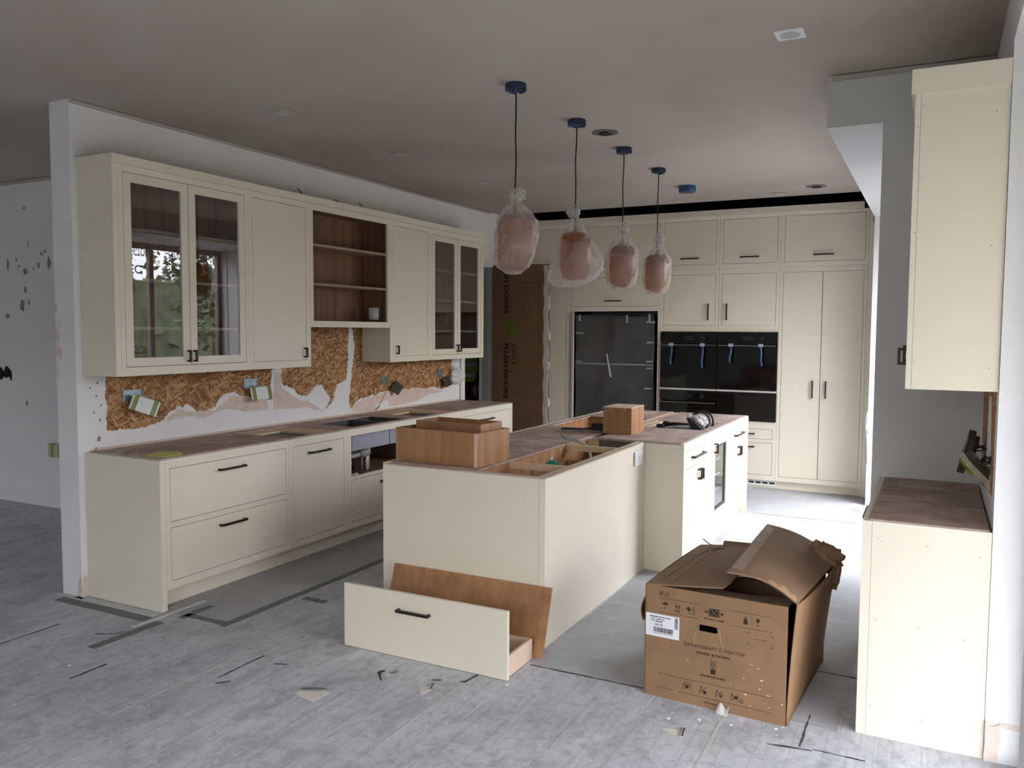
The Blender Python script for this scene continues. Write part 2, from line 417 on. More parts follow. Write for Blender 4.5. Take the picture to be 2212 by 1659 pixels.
    def sheet(s, P, nu, nv, thick=0.0):
        """grid P(i,j)->Vector; thick>0 makes it a closed slab offset along the local normal"""
        g = [[Vector(P(i/nu, j/nv)) for j in range(nv+1)] for i in range(nu+1)]
        V = [p for row in g for p in row]; idx = lambda i, j: i*(nv+1)+j
        F = [(idx(i,j), idx(i+1,j), idx(i+1,j+1), idx(i,j+1)) for i in range(nu) for j in range(nv)]
        if thick:
            n0 = len(V); W = []
            for i in range(nu+1):
                for j in range(nv+1):
                    du = g[min(i+1,nu)][j]-g[max(i-1,0)][j]; dv = g[i][min(j+1,nv)]-g[i][max(j-1,0)]
                    W.append(g[i][j]-du.cross(dv).normalized()*thick)
            V += W; F += [tuple(q+n0 for q in f) for f in F[:]]
            rim = [(i,0) for i in range(nu)]+[(nu,j) for j in range(nv)]+[(i,nv) for i in range(nu,0,-1)]+[(0,j) for j in range(nv,0,-1)]
            for k in range(len(rim)):
                a = idx(*rim[k]); b = idx(*rim[(k+1) % len(rim)]); F.append((a, b, b+n0, a+n0))
        return s.add(V, F)
WM = {}
def wm(o): return WM.get(o.name, Matrix.Identity(4)) if o else Matrix.Identity(4)
def obj(name, mb, mat, parent=None, smooth=False, bevel=0, sub=0, kind=None, loc=None):
    """world-space mesh builder -> object (vertices stored relative to its parent / its own base)"""
    me = bpy.data.meshes.new(name)
    if parent: M = wm(parent)
    elif loc is not None: M = Matrix.Translation(loc)
    else: M = Matrix.Identity(4)
    inv = M.inverted()
    me.from_pydata([inv @ Vector(p) for p in mb.v], [], mb.f); me.validate()
    bm = bmesh.new(); bm.from_mesh(me); bmesh.ops.recalc_face_normals(bm, faces=bm.faces); bm.to_mesh(me); bm.free()
    me.materials.append(MATS[mat])
    if smooth:
        for p in me.polygons: p.use_smooth = True
    o = bpy.data.objects.new(name, me); C.objects.link(o)
    if parent: o.parent = parent
    elif loc is not None: o.location = loc
    WM[o.name] = M
    if bevel:
        b = o.modifiers.new('bevel', 'BEVEL'); b.width = bevel; b.segments = 1; b.limit_method = 'ANGLE'
    if sub:
        q = o.modifiers.new('sub', 'SUBSURF'); q.levels = sub; q.render_levels = sub
    if kind: o['kind'] = kind
    return o
def tag(o, label, cat, group=None):
    o['label'] = label; o['category'] = cat
    if group: o['group'] = group
    return o
def thing(name, label, cat, loc, group=None, rz=0):
    o = bpy.data.objects.new(name, None); C.objects.link(o); o.empty_display_size = .05
    o.location = loc; o.rotation_euler = (0, 0, rz)
    WM[o.name] = Matrix.Translation(loc) @ Matrix.Rotation(rz, 4, 'Z')
    return tag(o, label, cat, group)
def struct(name, mb, mat, label=None, **kw):
    o = obj(name, mb, mat, **kw); o['kind'] = 'structure'
    if label: o['label'] = label
    return o
def text(body, mat, parent, M, width=None, size=.03, name='lettering', bold=0.0, spacing=1.0):
    """flat lettering; M: world matrix, x along the line, y up, z out of the surface; origin = start of the baseline"""
    cu = bpy.data.curves.new(name, 'FONT'); cu.body = body; cu.size = size; cu.extrude = .0002; cu.offset = bold
    cu.space_character = spacing; cu.resolution_u = 3
    o = bpy.data.objects.new(name, cu); C.objects.link(o); cu.materials.append(MATS[mat])
    sx = 1.0
    bpy.context.view_layer.update()
    if width:
        sx = width/max(o.dimensions.x, 1e-6)
    me = bpy.data.meshes.new_from_object(o.evaluated_get(bpy.context.evaluated_depsgraph_get())); me.name = name
    bpy.data.objects.remove(o, do_unlink=True); bpy.data.curves.remove(cu)
    if not me.materials: me.materials.append(MATS[mat])
    o = bpy.data.objects.new(name, me); C.objects.link(o); o.parent = parent
    o.matrix_basis = wm(parent).inverted() @ M @ Matrix.Diagonal((sx, 1, 1, 1)); WM[o.name] = wm(parent)
    return o
class Fc:
    """a front plane: u horizontal, v height, d outwards"""
    def __init__(s, axis, sg, pos): s.a, s.s, s.p = axis, sg, pos
    def w(s, u, v, d): return (s.p+s.s*d, u, v) if s.a == 'x' else (u, s.p+s.s*d, v)
    def box(s, mb, u0, u1, v0, v1, d0, d1):
        a, b = s.w(u0, v0, d0), s.w(u1, v1, d1); return mb.box(a[0], b[0], a[1], b[1], a[2], b[2])
    def plate(s, mb, u0, u1, v0, v1, d0, d1, holes=()):
        return mb.plate(s.a, s.p+s.s*d0, s.p+s.s*d1, u0, u1, v0, v1, holes)
    def handle(s, uc, vc, L, vert=False, d=0.0, t=.011, proj=.032):
        mb = MB(); h = L/2; b = s.p+s.s*d; o1 = s.p+s.s*(d+proj); o2 = s.p+s.s*(d+proj-t)
        c = vc if vert else uc
        prof = [(c-h, b), (c-h, o1), (c+h, o1), (c+h, b), (c+h-t, b), (c+h-t, o2), (c-h+t, o2), (c-h+t, b)]
        w = .0065
        if vert:
            # polygon in (v,d), extruded along u
            if s.a == 'x': mb.prism([(q, p) for p, q in prof], 'y', uc-w, uc+w)
            else: mb.prism([(q, p) for p, q in prof], 'x', uc-w, uc+w)
        else:
            if s.a == 'x': mb.prism([(q, p) for p, q in prof], 'z', vc-w, vc+w)
            else: mb.prism(prof, 'z', vc-w, vc+w)
        return mb
GAP = .0034
def fronts(face, t, u0, u1, v0, v1, fr, frame_holes=(), depth=.56, carcass='box', inside='oak_inside', frame_name='face_frame', base_d=-.02):
    """face frame with inset fronts. fr: dicts u0,u1,v0,v1,kind(drawer/door/glass),h=(uc,vc,L,vert)"""
    holes = [(f['u0'], f['u1'], f['v0'], f['v1']) for f in fr]+list(frame_holes)
    mb = MB(); face.plate(mb, u0+.0007, u1-.0007, v0, v1, -.02, 0, holes); obj(frame_name, mb, 'cream', t)
    if carcass == 'box':
        mb = MB(); face.box(mb, u0+.002, u1-.002, v0, v1, -depth, base_d-.001); obj('carcass', mb, 'cream', t)
    elif carcass == 'open':
        a = face.w(u0+.002, v0, -depth); b = face.w(u1-.002, v1, base_d-.001)
        lo = [min(a[i], b[i]) for i in range(3)]; hi = [max(a[i], b[i]) for i in range(3)]
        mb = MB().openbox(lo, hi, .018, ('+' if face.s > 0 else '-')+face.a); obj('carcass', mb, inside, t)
    elif carcass == 'topless':
        mb = MB(); face.box(mb, u0+.002, u0+.020, v0, v1-.025, -depth, base_d-.001); obj('side_panel', mb, inside, t)
        mb = MB(); face.box(mb, u1-.020, u1-.002, v0, v1-.025, -depth, base_d-.001); obj('side_panel', mb, inside, t)
        mb = MB(); face.box(mb, u0+.0205, u1-.0205, v0, v0+.018, -depth, base_d-.001); obj('base_panel', mb, inside, t)
        mb = MB(); face.box(mb, u0+.0205, u1-.0205, v0+.0185, v1-.025, -depth, -depth+.012); obj('back_panel', mb, inside, t)
    for f in fr:
        g = GAP; mb = MB()
        if f['kind'] == 'glass':
            st = f.get('st', .055)
            face.plate(mb, f['u0']+g, f['u1']-g, f['v0']+g, f['v1']-g, -.02, -.001, [(f['u0']+st, f['u1']-st, f['v0']+st, f['v1']-st)])
            d = obj('door', mb, 'cream', t)
            p = MB(); face.box(p, f['u0']+st-.004, f['u1']-st+.004, f['v0']+st-.004, f['v1']-st+.004, -.0135, -.0095)
            obj('pane', p, 'cabinet_glass', d)
        else:
            face.box(mb, f['u0']+g, f['u1']-g, f['v0']+g, f['v1']-g, -.02, -.001)
            d = obj('drawer_front' if f['kind'] == 'drawer' else 'door', mb, 'cream', t)
        hs = f.get('h')
        if hs:
            obj('handle', face.handle(hs[0], hs[1], hs[2], len(hs) > 3 and hs[3], -.001), 'bronze', d)
rnd = random.Random(7)
def jag(poly, amp, n=6, seed=1):
    r = random.Random(seed); out = []
    for i, p in enumerate(poly):
        q = poly[(i+1) % len(poly)]; L = math.hypot(q[0]-p[0], q[1]-p[1]); out.append(p)
        m = max(1, min(n, int(L/.011)))
        for j in range(1, m):
            t = j/m; out.append((p[0]+(q[0]-p[0])*t+r.uniform(-amp, amp), p[1]+(q[1]-p[1])*t+r.uniform(-amp, amp)))
    return out

# ================================================================== THE SETTING
ZC = 2.972
fl = struct('floor', MB().plate('z', -.06, 0, -7.0, 4.98, -4.8, 8.0), 'floor_board')
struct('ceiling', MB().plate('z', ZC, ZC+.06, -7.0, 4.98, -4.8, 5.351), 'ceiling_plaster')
struct('ceiling_shade_upstand', MB().box(-.18, 4.98, 5.352, 5.37, ZC+.001, 3.46), 'void_shade_black')  # black face added so the strip over the tall units reads as shade
struct('ceiling_shade_void', MB().plate('z', 3.40, 3.46, -.18, 4.98, 5.36, 6.3), 'void_shade_black')  # recess top, its shade put into the colour
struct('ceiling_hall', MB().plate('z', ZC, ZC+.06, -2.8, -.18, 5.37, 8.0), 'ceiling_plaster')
# left wall with door opening; OSB behind a torn skim of plaster
wl = struct('wall_left', MB().plate('x', -.18, -.005, -.04, 6.3, 0, ZC, [(4.5, 5.2, -.01, 2.37)]), 'wall_white')
struct('wall_left_shade_head', MB().box(-.18, -.005, 5.19, 6.3, ZC, 3.4), 'void_shade_black')  # blackened end of the same painted-dark recess
H1 = [(0.155,1.40),(0.158,.999),(0.193,.991),(0.274,.999),(0.366,.989),(0.481,1.002),(0.581,1.022),(0.597,1.05),(0.633,1.076),(0.685,1.093),(0.701,1.113),(0.743,1.097),(0.786,1.119),(0.834,1.081),(0.883,1.046),(0.927,1.051),(1.025,1.074),(1.073,1.138),(1.114,1.16),(1.193,1.171),(1.278,1.143),(1.378,1.103),(1.47,1.115),(1.523,1.136),(1.578,1.205),(1.6,1.321),(1.6,1.40)]
H2 = [(1.704,1.72),(1.704,1.317),(1.696,1.258),(1.716,1.198),(1.786,1.174),(1.841,1.16),(1.877,1.117),(1.981,1.084),(2.058,1.131),(2.112,1.169),(2.183,1.165),(2.247,1.087),(2.285,1.041),(2.245,.991),(2.19,.951),(2.262,.985),(2.32,1.03),(2.379,1.165),(2.499,1.202),(2.526,1.354),(2.537,1.573),(2.538,1.72)]
H3 = [(2.582,1.72),(2.62,1.462),(2.587,1.297),(2.565,1.177),(2.55,1.068),(2.54,.981),(2.583,.93),(2.605,.975),(2.673,1.014),(2.801,1.033),(2.952,1.041),(3.03,1.059),(3.109,1.066),(3.313,1.035),(3.527,1.071),(3.706,1.035),(3.868,1.057),(4.06,1.026),(4.21,1.037),(4.248,1.075),(4.26,1.195),(4.265,1.40),(4.2,1.72)]
PINK = [[(2.583,.909),(2.61,.974),(2.727,1.01),(2.952,1.035),(3.109,1.06),(3.527,1.065),(4.06,1.02),(4.06,.994),(3.798,.985),(3.66,.944),(3.397,.914),(3.23,.914),(3.148,.915),(3.109,.983),(2.932,.949),(2.913,.887)],
        [(0.591,1.012),(0.696,1.09),(0.834,1.06),(1.025,1.055),(1.193,1.15),(1.523,1.105),(1.561,1.012),(1.313,1.018),(1.106,1.059),(.989,1.019),(.876,1.007),(.801,1.034)],
        [(1.607,1.012),(1.615,1.301),(1.69,1.298),(1.706,1.168),(1.901,1.06),(1.99,1.06),(2.224,.936),(2.005,.996),(1.784,1.004)]]
outer = [(-.04, 0), (4.41, 0), (4.41, ZC), (-.04, ZC)]
HJ = [jag(h, .009, 14, 11+i) for i, h in enumerate((H1, H2, H3))]
polys = [[Vector((p[0], p[1], 0)) for p in q] for q in [outer]+HJ]
flat = [p for q in polys for p in q]; tri = tessellate_polygon(polys)
mb = MB(); nF = len(flat)
V = [(0, p.x, p.y) for p in flat]+[(-.005, p.x, p.y) for p in flat]
F = [tuple(t) for t in tri]+[tuple(i+nF for i in t) for t in tri]; k0 = 0
for q in polys:
    m = len(q); F += [(k0+i, k0+(i+1) % m, k0+(i+1) % m+nF, k0+i+nF) for i in range(m)]; k0 += m
mb.add(V, F); obj('plaster_skim', mb, 'wall_white', wl)
obj('osb_sheet', MB().box(-.008, -.0044, .12, 4.32, .88, 1.76), 'osb', wl)
for i, q in enumerate(PINK):
    obj('bare_plaster', MB().prism(jag(q, .006, 6, 40+i), 'x', -.001, .0007), 'plaster_pink', wl)
obj('plaster_skim', MB().plate('x', -.005, 0, 5.2, 6.3, 0, ZC), 'wall_white', wl)
obj('plaster_skim', MB().box(-.005, 0, 4.41, 5.2, 2.37, ZC), 'wall_white', wl)
# chipped corner of the wall end, bare at the foot
obj('bare_plaster', MB().prism(jag([(-.05, .0), (.0, .0), (.0, .10), (-.012, .135), (-.03, .10), (-.035, .05)], .003, 5, 5), 'y', -.0415, -.0395), 'plaster_pink', wl)
obj('bare_plaster', MB().prism(jag([(-.04, .0), (-.002, .0), (-.002, .11), (-.03, .14)], .003, 5, 6), 'x', -.001, .0008), 'plaster_pink', wl)
for i, (a, z, w, h) in enumerate([(-.16, 1.60, .018, .06), (-.15, 1.49, .028, .05), (-.17, 1.76, .012, .03), (-.165, 1.36, .01, .03), (-.14, 1.66, .012, .03)]):
    obj('paint_chip', MB().prism(jag([(a-w, z-h*.4), (a+w*.4, z-h), (a+w, z), (a+w*.3, z+h*.7), (a-w*.6, z+h)], .004, 4, 60+i), 'y', -.0412, -.0399), 'plaster_pink', wl)
for i, (y, z, w) in enumerate([(.08, .89, .012), (.10, .955, .014), (.05, 1.27, .006), (.09, 1.22, .007), (.07, 1.12, .006), (.11, 1.07, .008), (.10, 1.30, .008), (.12, 1.16, .006)]):
    obj('paint_chip', MB().prism(jag([(y-w, z-w), (y+w*.6, z-w*1.2), (y+w, z+w*.4), (y-w*.2, z+w*1.5)], .003, 4, 80+i), 'x', -.001, .0006), 'chip_brown', wl)
# shadow-gap bead along the top of the left wall
struct('trim_1', MB().box(.0005, .012, -.04, 5.1, ZC-.022, ZC-.004), 'ceiling_plaster')
# door lining, architrave
mb = MB(); mb.plate('x', -.185, .004, 4.5, 5.2, 0, 2.37, [(4.52, 5.185, -.01, 2.352)]); dl = struct('door_1', mb, 'white_paint')
obj('architrave', MB().box(.0005, .018, 4.435, 4.51, 0, 2.445), 'white_paint', dl)
obj('architrave', MB().box(.0005, .018, 4.51, 5.25, 2.36, 2.445), 'white_paint', dl)
obj('door_stop', MB().box(-.11, -.07, 5.17, 5.185, 0, 2.352), 'grey_paint', dl)
for z in (.35, 1.27, 2.1):
    obj('hinge', MB().box(-.004, .012, 5.176, 5.19, z-.05, z+.05), 'black_plastic', dl)
# far-left wall of the living side
wf = struct('wall_far_left', MB().plate('y', 1.5, 1.62, -7.0, -.18, 0, ZC), 'wall_white')
struct('trim_2', MB().box(-7, -.19, 1.485, 1.499, ZC-.03, ZC-.006), 'ceiling_plaster')
struct('baseboard_far_left', MB().prism([(1.5, 0), (1.482, 0), (1.482, .155), (1.49, .17), (1.5, .17)], 'x', -7.0, -.185), 'white_paint')
def chipU(x, z, w, h, sd, m='chip_brown'):
    p = [(x+w*math.cos(t)*(.7+.5*random.Random(sd*31+i).random()), z+h*math.sin(t)*(.6+.6*random.Random(sd*17+i).random())) for i, t in enumerate([k*math.pi/5 for k in range(10)])]
    return obj('paint_chip', MB().prism(p, 'y', 1.4985, 1.5), m, wf)
from_px = [(-2.78,2.60,.04,.02),(-2.74,2.27,.012,.05),(-3.05,2.10,.03,.09),(-2.45,2.09,.04,.09),(-2.24,2.08,.05,.11),(-2.60,2.08,.03,.05),(-2.83,2.15,.012,.012),(-2.55,2.18,.03,.025),(-2.50,2.20,.03,.02),(-2.72,2.13,.012,.012),(-2.92,2.14,.02,.03),(-2.79,2.03,.05,.05),(-2.67,2.05,.02,.02),(-2.88,2.08,.02,.025),(-2.80,1.86,.03,.05),(-2.85,1.72,.06,.09),(-2.75,1.74,.02,.05),(-3.08,1.62,.05,.04),(-2.83,.82,.025,.05)]
for i, q in enumerate(from_px): chipU(q[0]-.08, q[1]+.12, q[2]*.65, q[3]*.65, i)
chipU(-3.2, 1.21, .06, .06, 90, 'ink_black'); chipU(-3.29, 1.20, .05, .07, 91, 'ink_black'); chipU(-3.14, 1.19, .025, .06, 92, 'ink_black')
# hall beyond the door
struct('wall_hall', MB().plate('x', -2.8, -2.68, 1.62, 8.0, 0, ZC), 'wall_grey')
struct('wall_hall_end', MB().plate('y', 8.0, 8.1, -2.8, 0, 0, ZC), 'wall_grey')
struct('wall_hall_side', MB().plate('x', -.18, -.06, 6.3, 8.0, 0, ZC), 'wall_grey')
# back wall, right wall with two glazed openings, rear wall
struct('wall_back', MB().plate('y', 6.2, 6.3, -.005, 4.98, 0, 2.80), 'wall_white')
struct('wall_back_shade_head', MB().plate('y', 6.2, 6.3, -.005, 4.98, 2.80, 3.4), 'void_shade_black')  # black in place of shade behind the cornice
struct('trim_5', MB().box(3.9815, 4.0135, 5.5805, 5.5985, 0, 2.70), 'white_paint')
HD = 2.70
struct('wall_right', MB().plate('x', 4.781, 4.98, -4.8, 6.2, 0, 3.4, [(-.93, .33, -.01, HD), (2.9, 5.18, -.01, HD)]), 'wall_white')
struct('wall_rear', MB().plate('y', -4.8, -4.7, -7.0, 4.781, 0, ZC, [(2.3, 4.5, -.01, 2.4), (-6.0, -4.73, -.01, 2.58)]), 'wall_white')
struct('wall_far_side', MB().plate('x', -7.1, -7.0, -4.8, 1.62, 0, ZC), 'wall_white')
# partition, beam and pier on the right
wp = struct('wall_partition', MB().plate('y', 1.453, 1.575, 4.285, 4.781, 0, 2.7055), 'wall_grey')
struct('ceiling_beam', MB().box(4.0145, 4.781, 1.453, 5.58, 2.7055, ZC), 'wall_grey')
struct('wall_pier', MB().box(4.0145, 4.781, 5.19, 5.60, 0, 2.7055), 'wall_white')
struct('trim_3', MB().box(4.03, 4.77, 1.437, 1.452, ZC-.030, ZC-.006), 'ceiling_plaster')
wj = struct('trim_4', MB().box(4.79, 4.975, .322, .3285, 0, .138), 'white_paint')
obj('bare_plaster', MB().prism(jag([(4.782, 0), (4.832, 0), (4.828, .15), (4.80, .14), (4.783, .16)], .004, 5, 3), 'y', .318, .3275), 'plaster_pink', wj)
obj('bare_plaster', MB().prism(jag([(4.828, .138), (4.90, .137), (4.97, .142), (4.97, .15), (4.83, .155)], .003, 5, 4), 'y', .325, .3292), 'plaster_pink', wj)
# bare board on the right wall between worktop and wall unit
wr = bpy.data.objects['wall_right']
obj('osb_sheet', MB().prism(jag([(.46, 1.0), (1.25, .92), (1.33, 1.0), (1.36, 1.42), (.44, 1.42)], .008, 6, 21), 'x', 4.779, 4.7815), 'osb', wr)
obj('paper_strip', MB().prism(jag([(.62, .99), (.98, .96), (.9, 1.2), (.86, 1.36), (.72, 1.37), (.66, 1.2)], .006, 5, 22), 'x', 4.7775, 4.7792), 'paper_label', wr)
# glazing of the openings
def glazing(name, lo, hi, head, x, n, label=None):
    w = struct(name, MB().plate('x', x-.03, x+.03, lo, hi, 0, head, [(lo+.06+(hi-lo-.06)/n*i, lo+(hi-lo-.06)/n*(i+1), .07, head-.07) for i in range(n)]), 'frame_grey')
    for i in range(n):
        obj('pane', MB().box(x-.004, x+.004, lo+.05+(hi-lo-.06)/n*i, lo+.01+(hi-lo-.06)/n*(i+1), .06, head-.06), 'pane_glass', w)
    return w
w2 = glazing('window_2', 2.9, 5.18, HD, 4.92, 2)
w1 = glazing('window_1', -.93, .325, HD, 4.945, 1)
w3 = struct('window_3', MB().plate('y', -4.785, -4.715, 2.3, 4.5, 0, 2.4, [(2.36+1.07*i, 2.36+1.07*i+1.01, .07, 2.33) for i in range(2)]), 'frame_grey')
for i in range(2):
    obj('pane', MB().box(2.35+1.07*i, 2.35+1.07*i+1.03, -4.754, -4.746, .06, 2.34), 'pane_glass', w3)
w4 = struct('added_fill_window', MB().plate('y', -4.785, -4.715, -6.0, -4.73, 0, 2.58, [(-5.94, -4.79, .07, 2.51)]), 'frame_grey')  # invented opening, added to brighten the far-left wall
obj('pane', MB().box(-5.95, -4.78, -4.754, -4.746, .06, 2.52), 'pane_glass', w4)
# protective film prints on the terrace panes (upside down), seen mirrored in the cupboard glass
def filmtext(y, z, body, width, mat):
    M = Matrix.Translation((4.912, y, z)) @ Matrix(((0, 0, -1, 0), (1, 0, 0, 0), (0, -1, 0, 0), (0, 0, 0, 1)))
    text(body, mat, w2, M, width, .15, bold=.002)
for (y, z) in ((3.55, 2.42), (4.32, 2.42), (4.58, 1.72), (3.5, 1.2)):
    filmtext(y, z, 'KTEC', .34, 'ink_green'); filmtext(y, z+.22, 'PROTECTOR', .46, 'ink_black')
# outdoors
gr = struct('ground', MB().plate('z', -.30, -.14, -60, 60, -60, 60, [(-7.1, 4.98, -4.8, 8.1)]), 'grass')
struct('added_light_blocker', MB().plate('z', 2.74, 2.90, 4.98, 8.4, -3.2, 1.9), 'frame_grey')  # added, unseen slab: cuts the sky light entering the near side opening
struct('terrace', MB().plate('z', -.14, -.07, 4.98, 9.5, -9, 9), 'terrace')
def hedge(x0, x1, y0, y1, h, sd, label):
    t = thing('hedge', label, 'hedge', ((x0+x1)/2, (y0+y1)/2, -.14), 'hedges round the garden')
    q = random.Random(sd); obj('core', MB().box(x0, x1, y0, y1, -.14, h), 'leaf', t); mb = MB()
    for i in range(900):
        a = q.random(); c = Vector((x0+(x1-x0)*(a if x1-x0 > 3 else q.uniform(-.15, 1.15)), y0+(y1-y0)*(a if y1-y0 > 3 else q.uniform(-.15, 1.15)), h*q.random()**.4+q.uniform(0, .25)))
        s_ = q.uniform(.15, .35); a = Vector((q.uniform(-1,1), q.uniform(-1,1), q.uniform(-1,1))).normalized()*s_; b = a.cross(Vector((q.uniform(-1,1), q.uniform(-1,1), q.uniform(-1,1)))).normalized()*s_
        mb.add([c-a, c-b*.6, c+a, c+b*.6], [(0,1,2,3)])
    o = obj('foliage', mb, 'leaf', t); o['kind'] = 'stuff'
hedge(22, 23.5, -26, 34, 3.4, 71, 'long clipped hedge along the far side of the garden, mirrored in glass')  # mirrored greenery, its height raised to cut light from the low sky
hedge(-20, 20, -14.5, -13, 3.3, 72, 'unseen hedge added behind the house to block low sky light')  # added out of view to keep low rear sky off the tall units
def tree(x, y, h, r, sd, label):
    t = thing('garden_tree', label, 'tree', (x, y, -.14), 'trees beyond the terrace')
    obj('trunk', MB().tube([(x, y, -.14), (x+.1, y, h*.3), (x, y+.1, h*.55)], [.16, .12, .07], 8), 'bark', t, True)
    q = random.Random(sd); mb = MB()
    for i in range(420):
        th = q.uniform(0, 6.283); ph = math.acos(q.uniform(-1, 1)); rr = r*(q.random()**.4)
        c = Vector((x+rr*math.sin(ph)*math.cos(th), y+rr*math.sin(ph)*math.sin(th), h*.62+rr*math.cos(ph)*1.1))
        s_ = q.uniform(.10, .26); a = Vector((q.uniform(-1,1), q.uniform(-1,1), q.uniform(-1,1))).normalized()*s_; b = a.cross(Vector((q.uniform(-1,1), q.uniform(-1,1), q.uniform(-1,1)))).normalized()*s_
        mb.add([c-a, c-b*.6, c+a, c+b*.6], [(0,1,2,3)])
    o = obj('foliage', mb, 'leaf', t); o['kind'] = 'stuff'
for i, (x, y, h, r) in enumerate([(28, 12, 5.0, 2.4), (32, 20, 6.5, 3.2), (17.5, 17, 4.2, 1.6), (36, 30, 7, 3.4), (29, 26.5, 5.2, 2.6)]):
    tree(x, y, h, r, i, ['garden tree seen mirrored in the cupboard glass, nearest the terrace', 'tall garden tree with a broad crown, mirrored in the cupboard glass', 'small round garden tree mirrored low in the cupboard glass', 'tallest garden tree, furthest from the house, mirrored in glass', 'mid-sized garden tree between two taller ones, mirrored in glass'][i])

# floor: joints, tape, tears (all lie on the boards)
def strip(name, x0, x1, y0, y1, m, z=.0012): return obj(name, MB().prism(jag([(x0, y0), (x1, y0), (x1, y1), (x0, y1)], .003, 12, int(abs(x0*997+y0*31))), 'z', 0, z), m, fl)
obj('protection_sheet', MB().prism(jag([(2.84, .345), (3.42, .30), (4.26, .30), (4.26, 4.32), (3.10, 4.34), (2.83, 4.34)], .004, 10, 3), 'z', 0, .0015), 'floor_sheet', fl)
obj('protection_sheet', MB().prism(jag([(.575, .02), (1.08, .02), (1.10, 5.6), (.575, 5.6)], .003, 10, 4), 'z', 0, .0012), 'floor_sheet', fl)
obj('protection_sheet', MB().prism(jag([(2.9, 4.345), (3.99, 4.33), (3.99, 5.62), (2.9, 5.62)], .003, 10, 5), 'z', 0, .0012), 'floor_sheet', fl)
for q in [(1.092, 1.145, .0, 2.4), (.80, 1.09, .012, .06), (.74, .80, -.54, -.11), (-.10, .68, -.155, -.085), (1.19, 1.36, .56, .61), (.79, .84, -.02, .22), (3.73, 3.79, 3.45, 4.25), (3.93, 3.99, 4.40, 5.0)]:
    strip('tape_strip', *q, 'tape_dark' if q[0] < 2 else 'tape_grey', .0022)
for q in [(.69, .715, -.24, .26), (-.02, .655, -.075, -.035), (-.19, .04, -.075, -.055)]:
    strip('offcut_strip', *q, 'grey_strip', .006)
for q in [(2.85, 3.44, .320, .326), (.306, .311, -1.0, -.40), (3.15, 4.1, 4.326, 4.333), (4.139, 4.144, .10, .40), (1.62, 1.625, -.5, -.2), (1.02, 1.028, -.83, -.64), (4.19, 4.38, .098, .101), (3.5, 4.3, .90, .906)]:
    strip('joint_gap', *q, 'crack', .0026)
for q in [(1.511, 1.517, -1.0, -.18), (2.664, 2.670, -.62, .02), (3.81, 3.823, -.26, .23)]:
    strip('scratch', *q, 'grey_strip', .0008)
for i, q in enumerate([[(2.053,-.466),(2.055,-.424),(2.158,-.375),(2.19,-.376),(2.182,-.489)], [(2.511,-.145),(2.56,-.102),(2.581,-.16),(2.566,-.211)], [(3.613,-.009),(3.705,.019),(3.715,-.057),(3.668,-.04)], [(2.28,-.085),(2.333,-.07),(2.322,-.11),(2.30,-.12)]]):
    obj('torn_patch', MB().prism(jag(q, .004, 5, 30+i), 'z', 0, .001), 'substrate', fl)
    a, b = Vector((*q[1], 0)), Vector((*q[2], 0))
    mb = MB(); mb.sheet(lambda u, v: (a+(b-a)*u+Vector((-.01, .022, 0))*v+Vector((0, 0, .002+.010*(1-v)))), 8, 2, .0015); obj('torn_flap', mb, 'crack', fl)
for i, q in enumerate([[(2.245,-.102),(2.251,-.075),(2.268,-.07),(2.262,-.1),(2.317,-.167),(2.305,-.162)], [(2.644,-.008),(2.674,-.005),(2.688,.113),(2.68,.113),(2.666,.01)], [(2.52,-.05),(2.56,-.03),(2.562,-.036),(2.522,-.056)], [(1.66,-.55),(1.70,-.50),(1.703,-.505),(1.664,-.556)], [(1.74,-.25),(1.80,-.23),(1.80,-.236),(1.742,-.257)], [(.62,-.40),(.70,-.36),(.72,-.31),(.716,-.31),(.70,-.355),(.62,-.406)], [(4.02,.06),(4.10,.08),(4.19,.085),(4.10,.07)]]):
    obj('torn_edge', MB().prism(jag(q, .002, 4, 50+i), 'z', 0, .003), 'crack', fl)
q = random.Random(5); mb = MB()
for i in range(130):
    if i < 70: x, y = q.uniform(3.3, 4.2), q.gauss(.16, .07)
    else: x, y = q.uniform(.3, 4.2), q.uniform(-1.3, .5)
    s_ = q.uniform(.0015, .004) if i % 12 else q.uniform(.006, .011); a = q.uniform(0, 6.3)
    mb.prism([(x+s_*math.cos(a+t)*q.uniform(.5, 1), y+s_*math.sin(a+t)*q.uniform(.5, 1)) for t in (0, 1.3, 2.4, 3.6, 5.0)], 'z', 0, .0015+s_*.12)
o = obj('plaster_crumbs', mb, 'crumb', fl); o['kind'] = 'stuff'

# ================================================================== LEFT RUN: BASE CABINETS
LB = Fc('x', 1, .6524); HT = .88
def dr(u0, u1, v0, v1, h=None): return dict(u0=u0, u1=u1, v0=v0, v1=v1, kind='drawer', h=h)
def dd(u0, u1, v0, v1, h=None): return dict(u0=u0, u1=u1, v0=v0, v1=v1, kind='door', h=h)
def gd(u0, u1, v0, v1, h=None, st=.055): return dict(u0=u0, u1=u1, v0=v0, v1=v1, kind='glass', h=h, st=st)
GB = 'base cabinets along the left wall'
t = thing('base_cabinet', 'cream two-drawer base cabinet at the near end of the left run', 'cabinet', (.33, .53, 0), GB)
fronts(LB, t, .036, 1.062, .12, HT, [dr(.069, 1.03, .512, .827, (.5375, .767, .212)), dr(.069, 1.03, .165, .479, (.539, .42, .212))], depth=.64, base_d=-.02)
obj('end_panel', MB().box(.003, .6524, .0, .0355, 0, HT), 'cream', t)
mb = MB()
for (x, z) in ((.30, .84), (.42, .84), (.57, .85), (.60, .80), (.13, .47), (.52, .43)): mb.box(x, x+.003, -.0006, .001, z, z+.003)
o = obj('screw_hole', mb, 'crack', t); o['kind'] = 'stuff'
t = thing('base_cabinet', 'cream single-door base cabinet left of the open sink cabinet', 'cabinet', (.33, 1.375, 0), GB)
